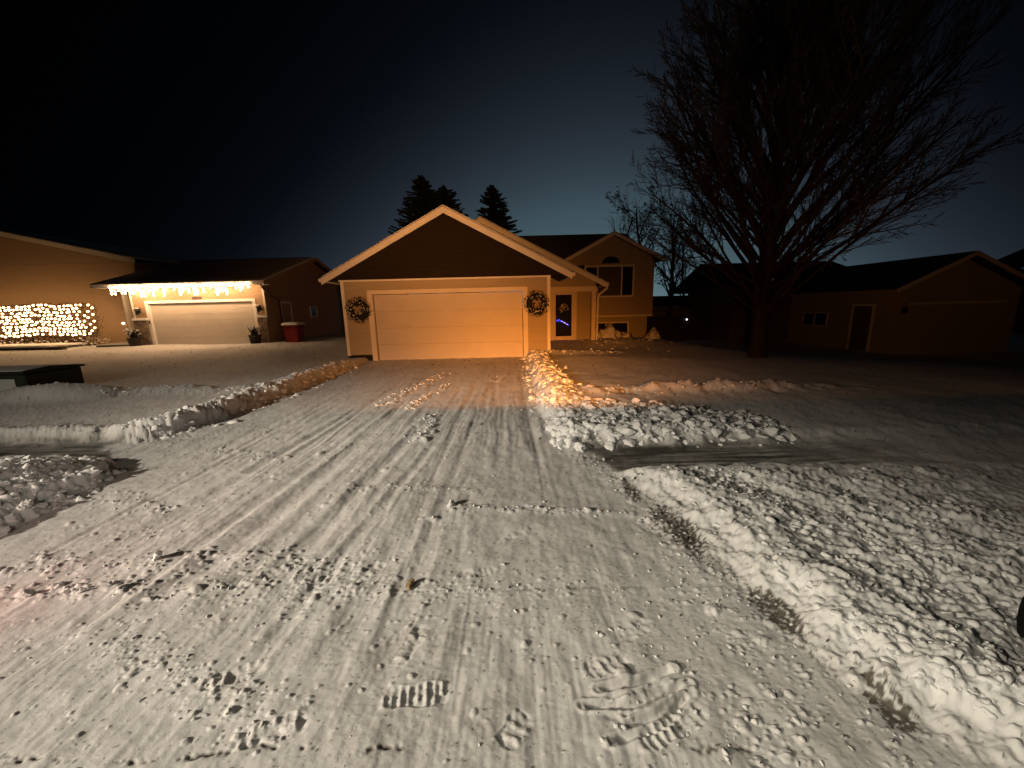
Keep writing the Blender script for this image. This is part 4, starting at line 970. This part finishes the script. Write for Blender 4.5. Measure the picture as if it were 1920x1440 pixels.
# ================================================================== right neighbour
RX, RYY, RG = 15.45, 15.6, -0.74
rh = thing('house', 'unlit tan house at right with gabled garage and side door', 'house', (18, RYY, RG))
CX, HF = 17.85, 2.85
ZE = 1.98
w = MB(); w.box(RX, 20.3, RYY, RYY+0.2, RG-.2, ZE); w.box(RX, RX+0.2, RYY+0.201, 28, RG-.2, ZE)
w.prism([(RX, ZE), (20.25, ZE), (CX, ZE+2.4*0.47)], RYY+0.001, RYY+0.19, 'y')
obj('wall', w, M['right_siding'], rh)
lm = MB(); lap(lm, rect(RX+0.05, 20.25), RG+0.2, ZE, 0.115, RYY, [(15.95, 19.75, -2, 1.42)])
lap(lm, lambda z: (CX-(ZE+2.4*0.47-z)/0.47, CX+(ZE+2.4*0.47-z)/0.47), ZE, ZE+2.35*0.47, 0.115, RYY)
lap(lm, rect(RYY+0.05, 27.9), RG+0.2, ZE, 0.115, RX, [(16.5, 17.6, -2, 1.42), (18.85, 20.55, 0.3, 1.05)], 'x', -1)
obj('siding', lm, M['right_siding'], rh)
garage_door(rh, 16.0, 19.7, RG, 1.36, RYY-0.02, M['right_siding'], 4)
obj('door_header', MB().box(15.92, 19.8, RYY-0.06, RYY-0.022, 1.362, 1.46), M['cream'], rh)
sd = obj('door', MB().box(RX-0.03, RX-0.001, 16.6, 17.5, RG+0.06, 1.32), M['dark_siding'], rh)
f = MB(); f.box(RX-0.05, RX-0.004, 16.5, 16.598, RG, 1.42); f.box(RX-0.05, RX-0.004, 17.502, 17.6, RG, 1.42); f.box(RX-0.05, RX-0.004, 16.599, 17.501, 1.322, 1.42)
obj('frame', f, M['white'], sd)
window(rh, 18.95, 20.45, 0.40, 0.98, RX-0.016, 'x', -1, 0.05, (19.7,))
ln = obj('wall_lantern', MB().box(15.62, 15.80, RYY-0.14, RYY-0.016, 1.02, 1.30), M['black'], rh, bevel=0.02)
rr = obj('roof', roof_slab(MB(), CX, HF, ZE+HF*0.47+0.02, 0.47, RYY-0.35, 28.5, 0.09), M['shingle'], rh)
obj('barge_board', rake(MB(), CX, HF+0.01, ZE+HF*0.47+0.015, 0.47, RYY-0.38, RYY-0.353, 0.16), M['cream'], rr)
obj('gutter', MB().box(CX-HF-0.11, CX-HF-0.004, RYY-0.33, 28.4, ZE-0.12, ZE-0.01), M['right_siding'], rr)
r5 = obj('roof', roof_slab_x(MB(), 25.5, 4.6, 4.05, 0.36, 12.2, 20.5, 0.09), M['shingle'], rh)
obj('wall', MB().box(12.2, 15.44, 21.5, 27, RG-.2, 2.5), M['dark_siding'], rh)
# house beyond at the far right
fr = thing('house', 'black roof corner of a far house at the right edge', 'house', (36, 26, -1))
obj('roof', roof_slab(MB(), 38.0, 8.0, 6.3, 0.42, 24, 26.5, 0.12), M['shingle'], fr)
obj('wall', MB().box(31, 45, 24.5, 26.2, -1.2, 3.2), M['dark_siding'], fr)

# ------------------------------------------------------------------ back fence and shed seen between the houses
fn = thing('fence', 'dark board fence in the gap right of the tan house', 'fence', (10, 23.5, -0.8))
x = 6.9
while x < 15.4:
    obj('board', MB().box(x, x+0.138, 23.5+random.uniform(-.006, .006), 23.525, -0.95, 0.85+random.uniform(-.02, .02)), M['fence'], fn); x += 0.15
for z in (-0.4, 0.5): obj('rail', MB().box(6.9, 15.4, 23.54, 23.58, z, z+0.09), M['fence'], fn)
for x in np.arange(6.9, 15.5, 2.1): obj('post', MB().box(x, x+0.1, 23.59, 23.69, -1.0, 0.95), M['fence'], fn)
shd = thing('shed', 'dark low roofed shed behind the fence', 'shed', (11, 27, -0.8))
obj('wall', MB().box(8.2, 14.2, 26.5, 29, -0.9, 1.3), M['dark_siding'], shd)
obj('roof', roof_slab_x(MB(), 27.75, 1.7, 2.15, 0.4, 7.9, 14.5, 0.08), M['shingle'], shd)
yl_ = thing('yard_lamp', 'tiny white lamp glowing on the dark back fence', 'lamp', (10.6, 23.42, 0.6))
obj('bracket', MB().box(10.56, 10.66, 23.46, 23.49, 0.60, 0.74), M['black'], yl_)
obj('bulb', MB().lathe([(0.01, -0.05), (0.045, -0.02), (0.045, 0.02), (0.01, 0.05)], (10.61, 23.41, 0.66), 8), M['far'], yl_)

# ------------------------------------------------------------------ snow-laden shrubs by the entry
def shrub(x, y, z, rx, rz, label, seed):
    rs = random.Random(seed); t = thing('shrub', label, 'shrub', (x, y, z))
    tw = MB(); sn = MB()
    for k in range(60):
        a = rs.uniform(0, 6.28); e_ = rs.uniform(0.15, 1.5); d = Vector((math.cos(a)*math.cos(e_), math.sin(a)*math.cos(e_), math.sin(e_)))
        p1 = Vector((x, y, z))+Vector((d.x*rx, d.y*rx, d.z*rz))*rs.uniform(0.75, 1.02)
        tw.tube([(x+d.x*.05, y+d.y*.05, z), (Vector((x, y, z))+p1)/2+Vector((0, 0, .06)), p1], [0.012, 0.009, 0.003], 4, cap=False)
    bm = bmesh.new(); bmesh.ops.create_icosphere(bm, subdivisions=4, radius=1)
    vs = []
    for v in bm.verts:
        c = v.co; nn = 1+0.30*mnoise.noise(c*1.7+Vector((seed, 0, 0)))+0.16*mnoise.noise(c*4+Vector((0, seed, 0)))
        vs.append((x+c.x*rx*nn, y+c.y*rx*nn, z+max(-0.05, c.z*rz*nn*0.95)))
    sn.add(vs, [tuple(v.index for v in f.verts) for f in bm.faces]); bm.free()
    obj('stems', tw, M['twig'], t); so = obj('snow', sn, M['snow'], t, smooth=True)
    lv = MB()
    for k in range(200):
        a = rs.uniform(0, 6.28); e_ = rs.uniform(0.0, 0.8); d = Vector((math.cos(a)*math.cos(e_), math.sin(a)*math.cos(e_), math.sin(e_)))
        c = Vector((x, y, z))+Vector((d.x*rx, d.y*rx, d.z*rz))*rs.uniform(0.95, 1.15); b = d.orthogonal().normalized(); s = rs.uniform(.03, .07)
        lv.add([c-b*s*.4, c+d*s, c+b*s*.4], [(0, 1, 2)])
    obj('leaves', lv, M['hedge'], t)
shrub(4.35, 17.0, 0.12, 0.50, 0.66, 'large snow-covered shrub in front of the basement window', 1)
shrub(5.05, 17.1, 0.08, 0.30, 0.40, 'small snow-covered shrub right of the large one', 2)
shrub(6.35, 17.3, -0.05, 0.34, 0.62, 'tall snow-covered shrub at the right corner of the tan house', 3)
shrub(3.75, 16.9, 0.1, 0.22, 0.50, 'dark snowy shrub beside the entry post', 4)

# ------------------------------------------------------------------ trees
class Tree:
    def __init__(s, seed): s.r = random.Random(seed); s.b = []
    def poly(s, pts, rads): s.b.append((pts, rads))
    def branch(s, p, d, L, r, lvl, maxl, up, wig, kids, ratio, spread, segs=(7, 6, 5, 4, 3)):
        rr = s.r; n = segs[min(lvl, len(segs)-1)]; pts = [p]; dirs = [d]; q = p.copy(); dd = d.copy()
        for i in range(n):
            dd = (dd + Vector((rr.gauss(0, wig), rr.gauss(0, wig), rr.gauss(0, wig)+up*(1 if lvl else .5)))).normalized()
            q = q + dd*(L/n); pts.append(q.copy()); dirs.append(dd.copy())
        rads = [max(r*(1-0.78*i/n), 0.0030) for i in range(n+1)]
        s.poly(pts, rads)
        if lvl >= maxl: return
        m = kids[lvl]
        for k in range(m):
            t = (0.34 if lvl == 0 else 0.2)+(0.64 if lvl == 0 else 0.78)*(k+rr.random())/m; f = t*n; i = min(int(f), n-1); a = f-i
            pp = pts[i].lerp(pts[i+1], a); bd = dirs[i]; o = bd.orthogonal().normalized(); o.rotate(Matrix.Rotation(rr.uniform(0, 6.283), 3, bd))
            sp = spread*rr.uniform(0.6, 1.3); cd = (bd*math.cos(sp)+o*math.sin(sp)).normalized()
            s.branch(pp, cd, L*ratio*(1.05-0.42*t)*rr.uniform(0.7, 1.2), max(r*(1-0.78*t)*0.55, 0.0050), lvl+1, maxl, up, wig, kids, ratio, spread, segs)
    def mesh(s, sel, sides):
        mb = MB()
        for pts, rads in s.b:
            if sel(rads[0]): mb.tube(pts, rads, sides(rads[0]), cap=False)
        return mb
def big_tree():
    x, y = 6.92, 10.75; z = gz1(x, y)-0.15
    t = thing('bare_tree', 'large bare deciduous tree standing on the snowy right lawn', 'tree', (x, y, z))
    T = Tree(23); r = T.r
    # leaders and limbs to targets on a broad dome
    base = Vector((x, y, z))
    trunk = [base, base+Vector((0.0, 0, 0.25)), base+Vector((0.01, 0, 0.7)), base+Vector((-0.01, 0, 1.3)), base+Vector((0.0, 0.02, 2.0)), base+Vector((0.03, 0.02, 3.0)), base+Vector((0.0, 0, 4.5)), base+Vector((0.05, 0, 6.6)), base+Vector((0.1, 0, 9.6))]
    tr = [0.30, 0.235, 0.205, 0.20, 0.215, 0.185, 0.145, 0.09, 0.02]
    T.poly(trunk, tr)
    NLIMB = 108
    for k in range(NLIMB):
        f = (k+0.5)/NLIMB; h = 1.3+5.6*f**1.15+r.uniform(-.15, .15); a = k*2.39996+r.uniform(-.25, .25)
        el = R(21+44*f**0.7+r.uniform(-8, 10)); rad_h = (5.0 if math.cos(a) > 0 else 4.6)
        # reach of the dome in this direction
        dirv = Vector((math.cos(a)*math.cos(el), math.sin(a)*math.cos(el)*0.92, math.sin(el)))
        cen = Vector((x+0.3, y, z+4.6)); p0 = Vector((x, y, z+h)); o = p0-cen; ax = Vector((1/rad_h, 1/4.0, 1/5.3))
        A = sum((dirv[i]*ax[i])**2 for i in range(3)); B = 2*sum(dirv[i]*o[i]*ax[i]**2 for i in range(3)); Cc = sum((o[i]*ax[i])**2 for i in range(3))-1
        reach = (-B+math.sqrt(max(B*B-4*A*Cc, 0.01)))/(2*A)*r.uniform(0.80, 0.95)
        L = max(reach, 1.2); rr0 = (0.016+0.0095*L)*r.uniform(0.7, 1.3)
        st = (dirv+Vector((0, 0, 0.16))).normalized()
        T.branch(p0, st, L, rr0, 0, 3, 0.030, 0.055, (14, 10, 7), 0.34, R(30), (9, 5, 3, 1))
    thick = T.mesh(lambda q: q > 0.03, lambda q: 9 if q > 0.1 else 6); obj('trunk', thick, M['bark'], t, smooth=True)
    fine = T.mesh(lambda q: q <= 0.03, lambda q: 4 if q > 0.009 else 3); cw = obj('crown', fine, M['twig'], t)
    lv = MB()
    for k in range(420):          # last dead leaves low in the crown
        pts, rads = T.b[r.randrange(len(T.b))]; p = pts[-1]
        if p.z > z+4.6 or rads[0] > 0.02: continue
        a = Vector((r.gauss(0, 1), r.gauss(0, 1), -1)).normalized(); b = a.orthogonal().normalized(); s = r.uniform(.03, .055)
        lv.add([p, p+a*s+b*s*.5, p+a*2*s, p+a*s-b*s*.5], [(0, 1, 2, 3)])
    obj('dead_leaves', lv, M['oakleaf'], t)
    sn = MB()
    for (dx, dy, dz, s) in [(0.11, -0.17, 2.25, .05), (0.30, -0.16, 1.95, .06), (0.03, -0.2, 2.6, .035)]:
        P, f = LUMPS[2]; sn.add([Vector((x+dx, y+dy, z+dz))+Vector(q)*s for q in P], [tuple(map(int, q)) for q in f])
    obj('snow', sn, M['snow'], t)
    print('tree polys', len(thick.f)+len(fine.f))
big_tree()
def small_tree(x, y, z, h, label, seed, mt='farbark', leaves=0):
    t = thing('bare_tree', label, 'tree', (x, y, z), 'bare trees behind the houses'); T = Tree(seed); r = T.r
    T.branch(Vector((x, y, z)), Vector((r.gauss(0, .05), 0, 1)).normalized(), h*0.95, 0.020*h, 0, 3, 0.03, 0.05, (16, 9, 6), 0.42, R(36), (8, 6, 4, 3))
    obj('trunk', T.mesh(lambda q: q > 0.05, lambda q: 6), M[mt], t); obj('crown', T.mesh(lambda q: q <= 0.05, lambda q: 3), M[mt], t)
    if leaves:
        lv = MB()
        for k in range(leaves):
            pts, rads = T.b[r.randrange(len(T.b))]; p = pts[r.randrange(1, len(pts))]
            if p.z < z+0.25*h: continue
            a = Vector((r.gauss(0, 1), r.gauss(0, 1), -.6)).normalized(); b = a.orthogonal().normalized(); s = r.uniform(.05, .10)
            lv.add([p, p+a*s+b*s*.6, p+a*2*s, p+a*s-b*s*.6], [(0, 1, 2, 3)])
        obj('dead_leaves', lv, M['oakleaf'], t)
small_tree(8.6, 25.2, -0.8, 8.6, 'bare tree rising just beyond the right wall of the tan house', 41, leaves=900)
small_tree(10.6, 26.0, -0.8, 7.8, 'bare brownish tree above the middle of the back fence', 42, leaves=900)
small_tree(12.6, 31.0, -0.8, 8.2, 'bare tree in the gap left of the big lawn tree', 43)
small_tree(9.4, 34.0, -0.8, 7.0, 'slender far bare tree over the low shed roof', 44)
small_tree(7.6, 29.5, -0.8, 9.2, 'bare tree peeking over the tan house roof end', 45)
small_tree(15.0, 34.0, -0.8, 8.0, 'bare tree behind the right lawn trunk', 46)
def spruce(x, y, h, w, label, seed):
    rs = random.Random(seed); t = thing('spruce_tree', label, 'tree', (x, y, 0), 'spruces behind the tan house')
    obj('trunk', MB().tube([(x, y, -0.5), (x, y, h*0.5), (x, y, h*0.97)], [0.22, 0.13, 0.02], 7), M['farbark'], t)
    mb = MB(); z = 3.5
    while z < h:
        f = 1-z/h; rad = w*(min(f, 0.75)**0.62)*(1.0+0.10*rs.gauss(0, 1))+0.10; nbr = int(12+14*f)
        for k in range(nbr):
            a = rs.uniform(0, 6.283); L = rad*rs.uniform(0.65, 1.12); dr = Vector((math.cos(a), math.sin(a), 0)); sd = Vector((-dr.y, dr.x, 0))
            p0 = Vector((x, y, z+rs.uniform(-.1, .1))); lift = rs.uniform(-.32, -.02)
            prev = p0
            for j in range(1, 5):
                q = p0+dr*(L*j/4)+Vector((0, 0, lift*L*(j/4)+0.16*L*(j/4)**3))
                wd = 0.28*L*(1-j/4.6)+0.05
                for s in (-1, 1):
                    tip = q+sd*s*wd*rs.uniform(.7, 1.2)+dr*wd*0.7+Vector((0, 0, -0.10*rs.random()))
                    mb.add([prev, prev+Vector((0, 0, -.07)), tip], [(0, 1, 2)])
                    mb.add([prev-dr*0.04, q+Vector((0, 0, 0.05)), tip+Vector((0, 0, 0.03))], [(0, 1, 2)])
                mb.add([prev+Vector((0, 0, .05)), prev+Vector((0, 0, -.09)), q], [(0, 1, 2)])
                prev = q
        z += 0.15+0.08*f
    mb.tube([(x, y, h*0.9), (x, y, h)], [0.08, 0.01], 5)
    obj('crown', mb, M['spruce'], t)
spruce(-6.2, 30.0, 10.95, 3.9, 'tallest dark spruce behind the garage roof, leftmost of three', 1)
spruce(-4.75, 31.0, 10.55, 4.3, 'dark spruce overlapping the right side of the tallest one', 2)
spruce(-1.1, 30.0, 10.2, 3.4, 'dark spruce standing apart to the right behind the roof ridge', 3)

# ------------------------------------------------------------------ wheel at the right edge of the picture
wx, wy = 2.75, 1.50; wz = gz1(2.5, 1.5)-0.2
wh = thing('vehicle_wheel', 'black rubber wheel just showing at the right edge of the picture', 'wheel', (wx, wy, wz))
ty = MB(); n = 40; prof = [(0.21, -0.10), (0.30, -0.115), (0.335, -0.09), (0.345, -0.04), (0.345, 0.04), (0.335, 0.09), (0.30, 0.115), (0.21, 0.10)]
vs = []
for i in range(n):
    a = 2*math.pi*i/n
    for (r_, w_) in prof: vs.append((wx+r_*math.cos(a), wy+w_, wz+0.33+r_*math.sin(a)))
m_ = len(prof); ty.add(vs, [(i*m_+j, i*m_+(j+1) % m_, ((i+1) % n)*m_+(j+1) % m_, ((i+1) % n)*m_+j) for i in range(n) for j in range(m_)])
obj('tyre', ty, M['rubber'], wh, smooth=True)
rm = MB().tube([(wx, wy-0.07, wz+0.33), (wx, wy+0.07, wz+0.33)], 0.215, 24); rm.tube([(wx, wy-0.09, wz+0.33), (wx, wy-0.07, wz+0.33)], 0.06, 12)
obj('rim', rm, M['steel'], wh)
